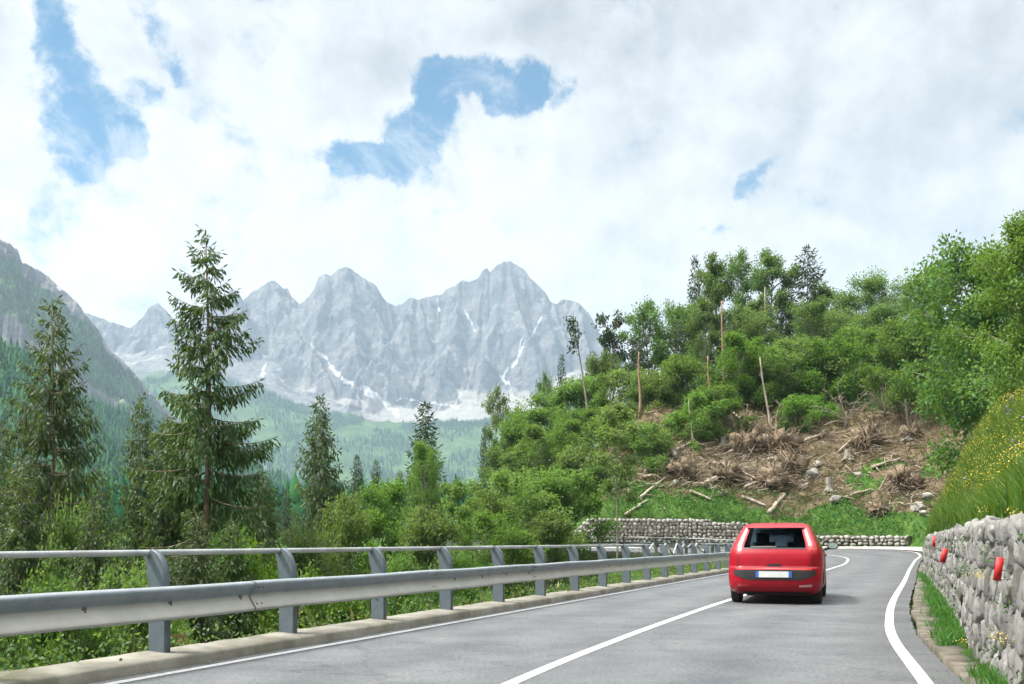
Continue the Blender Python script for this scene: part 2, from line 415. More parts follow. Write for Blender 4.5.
# bare soil laid open by the felling on the far slope
def soil_mask(x, y, dW, ny):
    n = fbm(x * .16, y * .16, 41, 5)
    far = sstep(56, 66, ny) * sstep(1.5, 4.5, dW + 2.5 * n) * (1 - sstep(17, 22, dW + 5 * n)) * sstep(4, 12, x + 4 * n)
    return far * sstep(-.34, -.05, n + .1)
SM = soil_mask(GX.ravel(), GY.ravel(), dWg, wny)
gmb = MB().add(V, Q, a=SM)
m, nt, b = new_mat('ground'); v = coords(nt)
at_ = nt.nodes.new('ShaderNodeAttribute'); at_.attribute_name = 'rnd'
g1 = ramp(nt, [(.3, (.03, .065, .015)), (.5, (.055, .12, .022)), (.7, (.10, .16, .04))], noise(nt, v, .9, 7, .65))
s1 = ramp(nt, [(.3, (0.06298, 0.04688, 0.02916)), (.5, (0.1405, 0.1077, 0.06626)), (.72, (0.2519, 0.2044, 0.1325))], noise(nt, v, 1.1, 8, .7))
fa = N(nt, 'ShaderNodeMath', _operation='ADD'); nt.links.new(at_.outputs['Fac'], fa.inputs[0])
sc_ = N(nt, 'ShaderNodeMapRange'); nt.links.new(noise(nt, v, .75, 6, .65), sc_.inputs[0]); sc_.inputs['From Min'].default_value = .2; sc_.inputs['From Max'].default_value = .8; sc_.inputs['To Min'].default_value = -.55; sc_.inputs['To Max'].default_value = .55
nt.links.new(sc_.outputs[0], fa.inputs[1])
fr = ramp(nt, [(.42, (0, 0, 0)), (.58, (1, 1, 1))], fa.outputs[0])
nt.links.new(mix(nt, fr.outputs[0], g1.outputs[0], s1.outputs[0]), b.inputs['Base Color'])
b.inputs['Roughness'].default_value = .95; b.inputs['Specular IOR Level'].default_value = .1
bump(nt, b, noise(nt, v, 2.2, 10, .75), 1.0, .3)
tag(gmb.obj('ground', m, smooth=True), kind='structure')

# ------------------------------------------------------------------ road
def offset(P, d):
    """a polyline moved sideways, positive to its right"""
    T = np.gradient(P, axis=0); T /= np.linalg.norm(T, axis=1)[:, None]
    return P + d * np.stack([T[:, 1], -T[:, 0]], 1)

def strip(A, B, dz, m=4):
    """a sheet between two edge lines, on the road's surface"""
    t = np.linspace(0, 1, m)[None, :, None]
    P = A[:, None] * (1 - t) + B[:, None] * t
    Z = zr(P[..., 0], P[..., 1]) + dz
    V = np.concatenate([P, Z[..., None]], -1).reshape(-1, 3); k = len(A)
    i = np.arange(k - 1)[:, None] * m; j = np.arange(m - 1)[None]
    return V, np.stack([i + j, i + j + 1, i + m + j + 1, i + m + j], -1).reshape(-1, 4)

m_as, nt, b = new_mat('asphalt'); v = coords(nt)
fine = noise(nt, v, 26, 5, .85)
c = ramp(nt, [(.25, (.024, .027, .031)), (.45, (.075, .081, .087)), (.58, (.108, .114, .121)), (.75, (.25, .255, .26))], fine)
mid = ramp(nt, [(.36, (.74, .74, .76)), (.62, (1.16, 1.15, 1.13))], noise(nt, v, .8, 8, .72))
mu = N(nt, 'ShaderNodeMix', _data_type='RGBA', _blend_type='MULTIPLY'); mu.inputs[0].default_value = 1
nt.links.new(c.outputs[0], mu.inputs[6]); nt.links.new(mid.outputs[0], mu.inputs[7])
# worn tyre tracks and sealed cracks run along the road
spk = ramp(nt, [(.62, (1, 1, 1)), (.72, (.72, .72, .74))], noise(nt, v, 3.2, 6, .7))
mu2 = N(nt, 'ShaderNodeMix', _data_type='RGBA', _blend_type='MULTIPLY'); mu2.inputs[0].default_value = .7
nt.links.new(mu.outputs[2], mu2.inputs[6]); nt.links.new(spk.outputs[0], mu2.inputs[7])
vo = N(nt, 'ShaderNodeTexVoronoi', _feature='DISTANCE_TO_EDGE', Scale=.33); 
wv_ = N(nt, 'ShaderNodeTexNoise', Scale=1.3, Detail=6.0); nt.links.new(v, wv_.inputs['Vector'])
av = N(nt, 'ShaderNodeVectorMath', _operation='MULTIPLY_ADD'); nt.links.new(wv_.outputs['Color'], av.inputs[0]); av.inputs[1].default_value = (1.6, 1.6, 0); nt.links.new(v, av.inputs[2])
nt.links.new(av.outputs[0], vo.inputs['Vector'])
ck = ramp(nt, [(.0, (.30, .30, .31)), (.010, (1, 1, 1))], vo.outputs['Distance'])
mu3 = N(nt, 'ShaderNodeMix', _data_type='RGBA', _blend_type='MULTIPLY'); mu3.inputs[0].default_value = .38
nt.links.new(mu2.outputs[2], mu3.inputs[6]); nt.links.new(ck.outputs[0], mu3.inputs[7])
lat = nt.nodes.new('ShaderNodeAttribute'); lat.attribute_name = 'rnd'
wob_ = N(nt, 'ShaderNodeMath', _operation='MULTIPLY_ADD'); nt.links.new(noise(nt, v, .5, 6, .7), wob_.inputs[0]); wob_.inputs[1].default_value = .10; nt.links.new(lat.outputs['Fac'], wob_.inputs[2])
trk = ramp(nt, [(.05, (.86, .85, .83)), (.14, (1, 1, 1)), (.20, (1.13, 1.12, 1.10)), (.28, (.93, .93, .94)), (.38, (1.12, 1.11, 1.09)), (.52, (.90, .90, .91)), (.66, (1.14, 1.13, 1.1)), (.76, (.91, .91, .92)), (.88, (1.12, 1.11, 1.09)), (.99, (.88, .86, .82))], wob_.outputs[0])
mu4 = N(nt, 'ShaderNodeMix', _data_type='RGBA', _blend_type='MULTIPLY'); mu4.inputs[0].default_value = .9
nt.links.new(mu3.outputs[2], mu4.inputs[6]); nt.links.new(trk.outputs[0], mu4.inputs[7])
nt.links.new(mu4.outputs[2], b.inputs['Base Color'])
b.inputs['Roughness'].default_value = .82; b.inputs['Specular IOR Level'].default_value = .35
bump(nt, b, fine, .6, .012)
Lx = offset(LE, -.22); Rx = offset(RE, .30)
wob = .05 * fbm(np.arange(len(Rx)) * .35, np.zeros(len(Rx)), 5, 4)
Rx = Rx + np.stack([wob, -wob * .4], 1)
V, Q = strip(Lx, Rx, 0.0, 13)
tag(MB().add(V, Q, a=np.tile(np.linspace(0, 1, 13), len(Lx))).obj('road', m_as, smooth=True), kind='structure')

m_pt, nt, b = new_mat('road_paint'); v = coords(nt)
c = ramp(nt, [(.34, (.14, .14, .14)), (.44, (.40, .40, .395)), (.7, (.54, .54, .53))], noise(nt, v, 16, 8, .78))
w2 = ramp(nt, [(.33, (.7, .7, .7)), (.45, (1, 1, 1))], noise(nt, v, 2.2, 6, .75))
mu = N(nt, 'ShaderNodeMix', _data_type='RGBA', _blend_type='MULTIPLY'); mu.inputs[0].default_value = 1
nt.links.new(c.outputs[0], mu.inputs[6]); nt.links.new(w2.outputs[0], mu.inputs[7]); nt.links.new(mu.outputs[2], b.inputs['Base Color'])
b.inputs['Roughness'].default_value = .6
mk = MB()
for P, wd in ((LE, .11), (RE, .118)):
    V, Q = strip(offset(P, -wd / 2), offset(P, wd / 2), .004, 2); mk.add(V, Q)
CM = CE[:int(len(CE) * 9.7 / 16)]; V, Q = strip(offset(CM, -.06), offset(CM, .06), .004, 2); mk.add(V, Q)
tag(mk.obj('road_markings', m_pt), kind='structure')

# paved apron on the outside of the bend, pale with grit
APL = catmull([(24.6,58.9),(26.6,65.5),(25.3,70.4),(18.2,73.3),(4,74.6),(-14,79.4)], 14)
APL = offset(APL, .35)
APR = catmull([(26.5,58.6),(29.9,66.8),(29.9,73.6),(21.6,78.3),(6,77.5),(-12,84)], 14)
V, Q = strip(APL, APR, .012, 5)
V[:, 2] += np.tile(np.linspace(0, .10, 5), len(APL))
m_ap = pmat('pale_concrete', (0.2516, 0.2405, 0.2146), (0.37, 0.3552, 0.3256), 2.2, .9, 18, .4, .01, c3=(0.222, 0.1998, 0.1554), s3=.35)
tag(MB().add(V, Q).obj('concrete_apron', m_ap), kind='structure')

# gutter of broken flat stones between the asphalt and the grass
sel = slice(0, 24 * 8)
Ga = offset(RE, .33)[sel]; seg = np.linalg.norm(np.diff(Ga, axis=0), axis=1); cum = np.concatenate([[0], np.cumsum(seg)])
gut = MB(); s_ = 14.0
while s_ < cum[-1] - .6:
    ln = random.uniform(.32, .62) if random.random() > .25 else random.uniform(.7, 1.1)
    c_ = np.array([np.interp(s_ + ln / 2, cum, Ga[:, 0]), np.interp(s_ + ln / 2, cum, Ga[:, 1])])
    q = np.array([np.interp(s_ + ln / 2 + .1, cum, Ga[:, 0]), np.interp(s_ + ln / 2 + .1, cum, Ga[:, 1])]) - c_
    ang = math.atan2(q[1], q[0]); nrm_ = np.array([math.sin(ang), -math.cos(ang)])
    wd = random.uniform(.24, .34); n_ = 9
    th = np.linspace(0, 2 * np.pi, n_ + 1)[:-1] + random.random()
    ex = np.sign(np.cos(th)) * np.abs(np.cos(th)) ** .42 * ln * .49 * (1 + rng.normal(size=n_) * .05)
    ey = np.sign(np.sin(th)) * np.abs(np.sin(th)) ** .42 * wd * .5 * (1 + rng.normal(size=n_) * .07)
    ctr = c_ + nrm_ * (wd / 2 + random.uniform(0, .05))
    px_ = ctr[0] + math.cos(ang) * ex + math.sin(ang) * ey; py_ = ctr[1] + math.sin(ang) * ex - math.cos(ang) * ey
    z0 = float(zr(ctr[0], ctr[1])); top = z0 + random.uniform(.0, .022)
    Vt = np.stack([px_, py_, np.full(n_, top) + rng.normal(size=n_) * .004], 1); Vb = Vt.copy(); Vb[:, 2] = z0 - .14
    Vc = np.array([[ctr[0], ctr[1], top + .006]])
    T_ = [[i, 2 * n_, (i + 1) % n_] for i in range(n_)]
    Q_ = [[i, (i + 1) % n_, n_ + (i + 1) % n_, n_ + i] for i in range(n_)]
    gut.add(np.concatenate([Vt, Vb, Vc]), Q_, T_, a=random.random())
    s_ += ln + random.uniform(.015, .06)
m_gut = pmat('gutter_stone', (0.06919, 0.05964, 0.0444), (0.1343, 0.1193, 0.09413), 3.5, .9, 26, .6, .01, c3=(0.05291, 0.0404, 0.02664), s3=1.3)
tag(gut.obj('gutter', m_gut), kind='structure')

# concrete kerb under the guardrail
m_ke = pmat('kerb_concrete', (0.1184, 0.111, 0.0888), (0.2294, 0.2183, 0.185), 2.4, .9, 22, .5, .012, c3=(0.0851, 0.0851, 0.0481), s3=1.1)
kb = MB()
K0 = offset(LE, -.215)
prof = [(0, -.16), (0, .075), (.03, .105), (.42, .125), (.45, .09), (.45, -.5)]
Tn = np.gradient(K0, axis=0); Tn /= np.linalg.norm(Tn, axis=1)[:, None]; Nl = np.stack([-Tn[:, 1], Tn[:, 0]], 1)
kn = len(prof)
Vk = np.concatenate([np.concatenate([K0 + Nl * o_, (zr(K0[:, 0], K0[:, 1]) + h_)[:, None]], 1)[:, None] for o_, h_ in prof], 1)
Vk += (fbm(np.arange(len(K0))[:, None] * .9, np.arange(kn)[None] * 3.1, 8, 3) * .012)[..., None]
i = np.arange(len(K0) - 1)[:, None] * kn; j = np.arange(kn - 1)[None]
kb.add(Vk.reshape(-1, 3), np.stack([i + j, i + kn + j, i + kn + j + 1, i + j + 1], -1).reshape(-1, 4))
tag(kb.obj('kerb', m_ke), kind='structure')
# ------------------------------------------------------------------ mountains (height fields at their own distance)
def conifer_field(name, X, Y, Z, h, seed, label):
    """a far-off wood that reads as one mass: small ragged conifers"""
    r_ = np.random.default_rng(seed); n = len(X)
    mb = MB(); k = 6; tiers = 3
    hh = h * r_.uniform(.55, 1.2, n); rr = hh * r_.uniform(.15, .22, n); a = r_.random(n)
    for t in range(tiers):
        z0 = (.06 + .27 * t) * hh; z1 = np.minimum(z0 + .48 * hh, hh); rt = rr * (1 - .27 * t)
        th = np.arange(k) / k * 2 * np.pi + r_.random((n, 1)) * 6
        rad = rt[:, None] * r_.uniform(.65, 1.2, (n, k))
        ring = np.stack([X[:, None] + np.cos(th) * rad, Y[:, None] + np.sin(th) * rad, (Z + z0)[:, None] + r_.normal(size=(n, k)) * .03 * hh[:, None]], -1)
        tip = np.stack([X, Y, Z + z1], -1)[:, None]
        V = np.concatenate([ring, tip], 1).reshape(-1, 3)
        b0 = np.arange(n)[:, None] * (k + 1); j = np.arange(k)[None]
        T = np.stack([b0 + j, b0 + (j + 1) % k, np.broadcast_to(b0 + k, (n, k))], -1).reshape(-1, 3)
        mb.add(V, T=T, a=np.repeat(a, k + 1))
    return tag(mb.obj(name, M_FARLEAF), label=label, kind='stuff')

M_FARLEAF = leafmat('far_foliage', [(0, (0.00864, 0.03456, 0.01944)), (.5, (0.01728, 0.06264, 0.03024)), (1, (0.03888, 0.108, 0.03888))], trans=.05, hue=.01, rough=1, spec=0)

def mtn_mat(name):
    """limestone, scree, snow and turf: each vertex says which by its own attributes"""
    m, nt, b = new_mat(name); v = coords(nt)
    def A(n):
        a = nt.nodes.new('ShaderNodeAttribute'); a.attribute_name = n; return a.outputs['Fac']
    rock = ramp(nt, [(.30, (0.04683, 0.05233, 0.06287)), (.45, (0.09368, 0.09975, 0.11)), (.57, (0.1561, 0.1587, 0.1607)), (.70, (0.2185, 0.2224, 0.2201))], noise(nt, coords(nt, True, (1, 1, .8)), .011, 11, .70, .5))
    strat = ramp(nt, [(.35, (.72, .73, .77)), (.55, (1.0, .99, .98)), (.7, (1.15, 1.12, 1.06))], noise(nt, coords(nt, True, (.25, .25, 1.6)), .035, 7, .7, 1.2))
    mu = N(nt, 'ShaderNodeMix', _data_type='RGBA', _blend_type='MULTIPLY'); mu.inputs[0].default_value = 1
    nt.links.new(rock.outputs[0], mu.inputs[6]); nt.links.new(strat.outputs[0], mu.inputs[7])
    scree = ramp(nt, [(.3, (0.1835, 0.1787, 0.1666)), (.7, (0.2801, 0.2728, 0.2559))], noise(nt, v, .03, 8, .7))
    turf = ramp(nt, [(.25, (0.0252, 0.054, 0.0216)), (.5, (0.045, 0.0945, 0.0315)), (.7, (0.09, 0.153, 0.045)), (.85, (0.135, 0.18, 0.072))], noise(nt, v, .011, 9, .68))
    def soften(fac, amt, sc):
        a = N(nt, 'ShaderNodeMath', _operation='ADD'); nt.links.new(fac, a.inputs[0])
        mr = N(nt, 'ShaderNodeMapRange'); mr.inputs['From Min'].default_value = .25; mr.inputs['From Max'].default_value = .75; mr.inputs['To Min'].default_value = -amt; mr.inputs['To Max'].default_value = amt
        nt.links.new(noise(nt, v, sc, 8, .7), mr.inputs[0]); nt.links.new(mr.outputs[0], a.inputs[1])
        return ramp(nt, [(.40, (0, 0, 0)), (.60, (1, 1, 1))], a.outputs[0]).outputs[0]
    c = mix(nt, soften(A('scree'), .45, .02), mu.outputs[2], scree.outputs[0])
    c = mix(nt, soften(A('turf'), .45, .018), c, turf.outputs[0])
    c = mix(nt, soften(A('snow'), .35, .03), c, (.42, .43, .44))
    nt.links.new(c, b.inputs['Base Color']); b.inputs['Roughness'].default_value = .95; b.inputs['Specular IOR Level'].default_value = .05
    bump(nt, b, noise(nt, v, .03, 10, .72), 1.0, 14)
    return m

M_MTN = mtn_mat('limestone_mountain')

def fan(name, px, vs, hfun):
    """a height field over a fan of bearings and distances; hfun -> heights and attributes"""
    U = (np.asarray(px, float) - CX) / F
    UU, VV = np.meshgrid(U, vs); XX = UU * VV
    Z, attrs = hfun(np.meshgrid(px, vs)[0], XX, VV)
    V, Q = grid(XX, VV, Z)
    o = MB().add(V, Q).obj(name, M_MTN, smooth=False)
    for k, val in attrs.items():
        at_ = o.data.attributes.new(k, 'FLOAT', 'POINT'); at_.data.foreach_set('value', val.ravel().astype(np.float32))
    tag(o, kind='structure'); return o, XX, VV, Z, attrs

def to_sky(Z, VV, foot, px, sil):
    """scale every bearing's rise so that its crest stands where the skyline stands"""
    tgt = (HY - np.interp(px[0], sil[0], sil[1]) + 2.6 * fbm(px[0] * .16, px[0] * 0 + 7, 77, 5, gain=.7)) / F
    for _ in range(3):
        el = (Z - EYE) / VV; k = np.argmax(el, 0); c = np.arange(Z.shape[1])
        need = tgt * VV[k, c] + EYE
        f0 = foot[k, c]; s_ = (need - f0) / np.maximum(Z[k, c] - f0, 1)
        s_ = np.clip(s_, .2, 4); kr = np.exp(-np.linspace(-2, 2, 41) ** 2); kr /= kr.sum()
        sm = np.convolve(np.pad(s_, 20, 'edge'), kr, 'valid')
        rel = np.clip((Z - foot) / np.maximum(Z[k, c] - f0, 1)[None], 0, 1); w_ = sstep(.72, 1.0, rel)
        Z = np.where(Z > foot, foot + (Z - foot) * (sm[None] * (1 - w_) + s_[None] * w_), Z)
    return Z

def seg_near(px, py, lines):
    """how near (0..1) a point lies to one of several drawn courses with width"""
    out = np.zeros_like(px)
    for L in lines:
        for (x0, y0, w0), (x1, y1, w1) in zip(L[:-1], L[1:]):
            dx, dy = x1 - x0, y1 - y0; t = np.clip(((px - x0) * dx + (py - y0) * dy) / (dx * dx + dy * dy), 0, 1)
            d = np.hypot(px - x0 - t * dx, py - y0 - t * dy); w_ = w0 + (w1 - w0) * t
            out = np.maximum(out, np.clip(1.25 - d / w_, 0, 1))
    return out

# --- the main massif
SIL = np.array([(40,345),(85,312),(100,318),(118,324),(130,328),(142,318),(150,306),(158,303),(166,310),(175,322),(190,326),(205,312),(216,300),(226,293),(233,289),(239,293),(243,300),(252,292),(262,286),(268,282),(274,280),(279,285),(284,289),(288,288),(292,297),(300,304),(308,297),(314,289),(319,277),(324,274),(331,276),(338,269),(345,267),(352,269),(360,276),(368,281),(376,285),(382,296),(388,303),(396,306),(402,304),(408,299),(413,297),(418,300),(426,297),(434,296),(442,294),(448,288),(456,285),(462,280),(468,282),(474,280),(479,277),(483,270),(487,268),(490,272),(496,266),(503,262),(510,261),(517,265),(524,269),(531,279),(538,285),(545,292),(551,302),(557,304),(563,299),(572,300),(580,304),(588,312),(594,322),(602,338),(612,350),(640,372),(690,390)]).T
FOOT = np.array([(40,372),(120,382),(160,372),(200,366),(240,385),(270,392),(300,402),(340,412),(380,420),(420,422),(450,420),(490,418),(530,412),(560,405),(600,400),(690,400)]).T
VF0, VR0 = 3650.0, 4200.0
SPURS = [(152,134,374,3850),(156,178,368,3900),(233,206,370,3800),(233,258,384,3840),(272,238,384,3720),(272,304,398,3770),(286,316,350,3960),(331,318,388,3800),(345,356,402,3690),(362,388,408,3770),(388,402,402,3830),
  (413,378,405,3640),(418,442,416,3690),(434,424,400,3830),(460,448,402,3720),(484,474,404,3810),(503,490,396,3760),(510,530,408,3640),(531,556,402,3740),(551,566,398,3830),(572,592,400,3760),(588,610,398,3830),(625,645,400,3800),
  (100,92,372,3900),(120,112,380,3920)]
def massif(PX, X, V):
    foot_v = VF0 + 60 * perlin(X / 310, X * 0, 4)
    foot = (HY - np.interp(PX, *FOOT)) / F * foot_v + EYE
    vr = VR0 + 40 * perlin(X / 180, X * 0 + 3, 8)
    q = (V - foot_v) / (vr - foot_v)
    wx = X + 70 * fbm(X / 210, V / 190, 11, 4) + .75 * (V - 3900) * np.sin(X / 210 + 1.0)
    R1 = ridged(wx / 330, V / 420, 21, 2); R2 = ridged(wx / 125 + 9, V / 150, 23, 3); R3 = ridged(wx / 42, V / 52, 25, 4); R4 = fbm(X / 14, V / 22, 27, 3)
    env = sstep(-.05, .3, q) * (1 - .65 * sstep(.75, 1.05, q))
    t = q + env * (.85 * (R1 - .55) + .46 * (R2 - .55) + .20 * (R3 - .55) + .06 * R4)
    # crest face and spurs: sharp ridges running down and forward from the summits
    top = (HY - np.interp(PX, *SIL)) / F * vr + EYE
    Xw = X + 26 * fbm(X / 130, V / 130, 11, 4) + 8 * fbm(X / 30, V / 30, 12, 3); Vw = V + 30 * fbm(X / 120, V / 120, 14, 4) + 9 * fbm(X / 28, V / 28, 15, 3)
    face = top - 1.75 * np.abs(vr - V) - 30
    body = face
    for (pt, pb, yb, vb) in SPURS:
        pb = pt + (pb - pt) * 2.0
        ax, av = (pt - CX) / F * VR0, VR0 - 8; bx = (pb - CX) / F * vb; bv = vb
        ha_ = (HY - np.interp(pt, *SIL)) / F * VR0 * .985; hb_ = (HY - yb) / F * vb - 25
        dx, dv = bx - ax, bv - av; L2 = dx * dx + dv * dv
        tt = np.clip(((Xw - ax) * dx + (Vw - av) * dv) / L2, 0, 1)
        dist = np.hypot(Xw - ax - tt * dx, Vw - av - tt * dv)
        crest_ = ha_ + (hb_ - ha_) * (tt ** .92) + 26 * (perlin(tt * 7 + pt, tt * 0 + 2, 17)) * np.sin(np.pi * tt) + 12 * perlin(tt * 19 + pt, tt * 0 + 5, 18) * np.sin(np.pi * tt)
        body = np.maximum(body, crest_ - 1.45 * dist)
    nz_ = 46 * (ridged(Xw / 120, Vw / 120, 23, 3) - .6) + 17 * (ridged(Xw / 44, Vw / 44, 25, 3) - .6) + 105 * fbm(X / 300 + 3, V / 230, 29, 3) + 7 * fbm(X / 13, V / 13, 27, 3)
    cliff = body + nz_ * sstep(foot - 40, foot + 60, body)
    # scree aprons lie against the foot of the faces
    apron = foot + .62 * np.clip(V - foot_v, 0, 400) * (1 - .25 * R2)
    apron = np.minimum(apron, foot + 150)
    rocky = cliff > apron
    cliff = np.where(rocky, cliff, apron)
    t = np.clip((cliff - foot) / np.maximum(top - foot, 1), 0, 2)
    low_v = 2300.0
    base = -10 + (foot + 10) * np.clip((V - low_v) / (foot_v - low_v), 0, 1) ** 1.15
    roll = 26 * fbm(X / 260, V / 380, 31, 5) * sstep(0, .15, (V - low_v) / 2000) * (1 - sstep(-.15, 0, q))
    cliff = np.where(V > vr, np.minimum(cliff, top - .9 * (V - vr)), cliff)
    Z = np.where(q > 0, cliff, np.maximum(base + roll, np.where(body > foot - 10, body, -1e3)))
    Z = np.maximum(to_sky(Z, V, foot, PX, SIL), -30)
    py = HY - (Z - EYE) / V * F
    gull = seg_near(PX + 4 * perlin(X / 60, V / 60, 5), py + 4 * perlin(X / 50, V / 60, 6), [
        [(309,340,2),(322,356,2.2),(336,372,3),(352,383,3.5),(368,392,4),(384,402,5),(396,414,6)],
        [(352,388,1.2),(366,405,1.5)], [(395,398,1.5),(418,402,2),(438,404,2.5),(456,406,3)],
        [(541,318,1),(530,338,1.3),(520,352,2),(512,366,2.5),(505,378,3),(497,392,4)], [(496,368,2),(503,378,2.2),(510,388,3),(518,398,3)],
        [(522,322,1),(524,336,1.2),(519,352,1.6)], [(466,310,1),(470,326,1.5),(476,331,2.2)], [(437,300,1),(440,312,1.4)], [(268,356,2),(262,376,3)],
        [(283,302,1),(282,308,1.2)], [(460,392,1.3),(456,402,1.8)]])
    scr_poly = seg_near(PX, py, [[(372,400,7),(398,414,9),(425,418,9)], [(440,412,10),(470,404,13),(500,398,13),(528,400,9)], [(548,392,6),(575,398,6)], [(380,408,6),(340,400,4)]])
    conc = np.clip((.52 - R2) * 2.2, 0, 1) * sstep(0, .1, q) * (1 - sstep(.15, .36, q))
    warm = sstep(.0, .5, fbm(X / 150, V / 150, 44, 4)) * .62
    scree = np.clip(scr_poly * .9 + (~rocky) * (.30 + .35 * sstep(330, 400, PX)) + warm * sstep(.1, .25, q) * .75, 0, 1) * sstep(-.12, .0, q)
    snow = np.clip(gull * (.66 + .5 * fbm(X / 40, V / 40, 55, 3)), 0, 1)
    small = sstep(.42, .55, fbm(X / 26, V / 26, 51, 3)) * sstep(.2, .4, q) * .45
    snow = np.maximum(snow, small)
    turf = (1 - sstep(-.10, .05, q + .12 * fbm(X / 120, V / 160, 61, 4))) * (1 - .9 * np.clip(scr_poly + gull, 0, 1))
    # grass ledges climb the left shoulder
    left = sstep(330, 270, PX) * sstep(.35, .0, q) * (1 - gull) * .62
    turf = np.maximum(turf, left * sstep(-.3, .3, fbm(X / 90, V / 90, 71, 4)))
    return Z, dict(scree=scree, snow=snow, turf=turf)
vs = np.concatenate([np.linspace(2250, 3550, 90), np.linspace(3556, 4290, 250)[:-1], np.linspace(4290, 4700, 14)])
mo, MX, MV, MZ, MA = fan('mountains', np.arange(36, 700, .9), vs, massif)
r_ = np.random.default_rng(5)
def scatter(XX, VV, Z, dens, n, seed):
    r_ = np.random.default_rng(seed); p = (dens * VV).ravel(); p = p / p.sum()
    k = r_.choice(p.size, n, p=p); s0 = np.abs(XX[0, 1] - XX[0, 0]) * .6
    j = r_.uniform(-1, 1, (2, n))
    return XX.ravel()[k] + j[0] * s0, VV.ravel()[k] + j[1] * 3, Z.ravel()[k] - 1.0
dens = sstep(.62, .9, MA['turf']) * sstep(-.22, .12, fbm(MX / 150, MV / 230, 81, 5)) * (1 - .8 * sstep(3500, 3800, MV))
fx, fy, fz = scatter(MX, MV, MZ, dens, 13000, 6)
conifer_field('mountain_forest', fx, fy, fz, 19, 7, 'distant conifer forest on the slopes below the grey peaks')

# --- the cliffed mountain closing the left side of the valley
SIL2 = np.array([(-260,190),(-120,214),(-40,232),(0,239),(10,244),(18,250),(22,262),(35,268),(48,276),(60,288),(68,294),(76,301),(84,312),(92,322),(99,331),(106,344),(112,352),(122,360),(134,372),(146,388),(160,404),(180,420),(200,440)]).T
def cliffs(PX, X, V):
    low_v, vr = 1350.0, 2150.0
    top = (HY - np.interp(PX, *SIL2)) / F * vr + EYE
    low = 12 + 0 * X
    q = (V - low_v) / (vr - low_v)
    wx = X + 25 * fbm(X / 120, V / 150, 13, 3)
    R1 = ridged(wx / 150, V / 500, 33, 3); R2 = ridged(wx / 45, V / 120, 35, 4)
    t = q + sstep(.3, .6, q) * (1 - sstep(.9, 1.0, q)) * (.13 * (R1 - .5) + .06 * (R2 - .55))
    P_ = np.array([(-1, 0), (0, 0), (.62, .36), (.70, .66), (.93, .88), (.97, .985), (1.0, 1.0), (1.2, .8), (3, -.6)]).T
    Z = low + (top - low) * np.interp(t, *P_) + 9 * fbm(X / 70, V / 90, 37, 5) * sstep(0, .2, q)
    Z = to_sky(Z, V, low, PX, SIL2); Z = np.maximum(Z, -30)
    f = np.clip((Z - low) / np.maximum(top - low, 1), 0, 1)
    n = fbm(X / 60, V / 60, 39, 5)
    turf = np.clip(1 - sstep(.34, .42, f + .10 * n) + sstep(.60, .68, f + .12 * n) * (1 - sstep(.90, .95, f + .05 * n)), 0, 1)
    scree = .4 + .35 * fbm(X / 26, V / 200, 43, 4)
    snow = sstep(.36, .5, fbm(X / 20, V / 20, 45, 3)) * sstep(.86, .9, f) * .8
    return Z, dict(scree=scree, snow=snow, turf=turf)
vs2 = np.concatenate([np.linspace(1330, 1800, 50), np.linspace(1804, 2200, 170), np.linspace(2210, 2600, 8)])
_, CXX, CV, CZ, CA = fan('hills', np.arange(-120, 204, .9), vs2, cliffs)
dens = sstep(.55, .85, CA['turf']) * sstep(-.4, .05, fbm(CXX / 90, CV / 120, 83, 4))
fx, fy, fz = scatter(CXX, CV, CZ, dens, 9000, 8)
conifer_field('cliff_forest', fx, fy, fz, 14, 9, 'conifer forest on the ledges of the cliffed mountain at the far left')

# --- wooded ridges running down into the valley
def ridge_fun(sil, low_v, vr, low, seed, amp, turfiness=1.0):
    sil = np.array(sil, float).T
    def fn(PX, X, V):
        top = (HY - np.interp(PX, *sil)) / F * vr + EYE
        q = (V - low_v) / (vr - low_v)
        lowa = np.minimum(low, top - 2) + 0 * X
        Z = lowa + (top - lowa) * np.where(q < 1, np.clip(q, 0, 1) ** 1.1, 1 - (q - 1) * 1.2) + amp * fbm(X / (amp * 9), V / (amp * 12), seed, 5) * sstep(0, .2, q)
        Z = to_sky(Z, V, lowa, PX, sil); Z = np.maximum(Z, -30)
        return Z, dict(scree=0 * X, snow=0 * X, turf=np.ones_like(X))
    return fn
RS1 = [(-200,350),(-20,372),(40,388),(80,398),(110,408),(150,422),(190,436),(230,452),(262,470),(300,490),(330,504),(370,516),(430,524),(520,530)]
_, AX, AV, AZ, AA = fan('hills', np.arange(-200, 520, 2.0), np.concatenate([np.linspace(900, 1330, 50), np.linspace(1350, 1600, 8)]), ridge_fun(RS1, 900., 1330., 16., 53, 14))
dens = np.ones_like(AX) * (AV < 1350) * sstep(-.35, .0, fbm(AX / 70, AV / 90, 85, 4))
fx, fy, fz = scatter(AX, AV, AZ, dens, 9000, 10)
conifer_field('ridge_forest', fx, fy, fz, 15, 11, 'blue green conifer forest on the long ridge running down to the valley floor')
RS2 = [(-260,300),(-60,326),(0,346),(20,354),(40,364),(60,380),(80,404),(100,432),(115,456),(130,484),(150,504),(180,520),(240,528)]
_, BX, BV, BZ, BA = fan('hills', np.arange(-260, 240, 2.0), np.concatenate([np.linspace(480, 760, 45), np.linspace(775, 950, 7)]), ridge_fun(RS2, 480., 760., 14., 57, 9))
dens = np.ones_like(BX) * (BV < 765) * sstep(-.5, -.1, fbm(BX / 40, BV / 50, 87, 4))
fx, fy, fz = scatter(BX, BV, BZ, dens, 7000, 12)
conifer_field('hillside_forest', fx, fy, fz, 11, 13, 'dense dark green conifer wood on the nearer hillside at left')
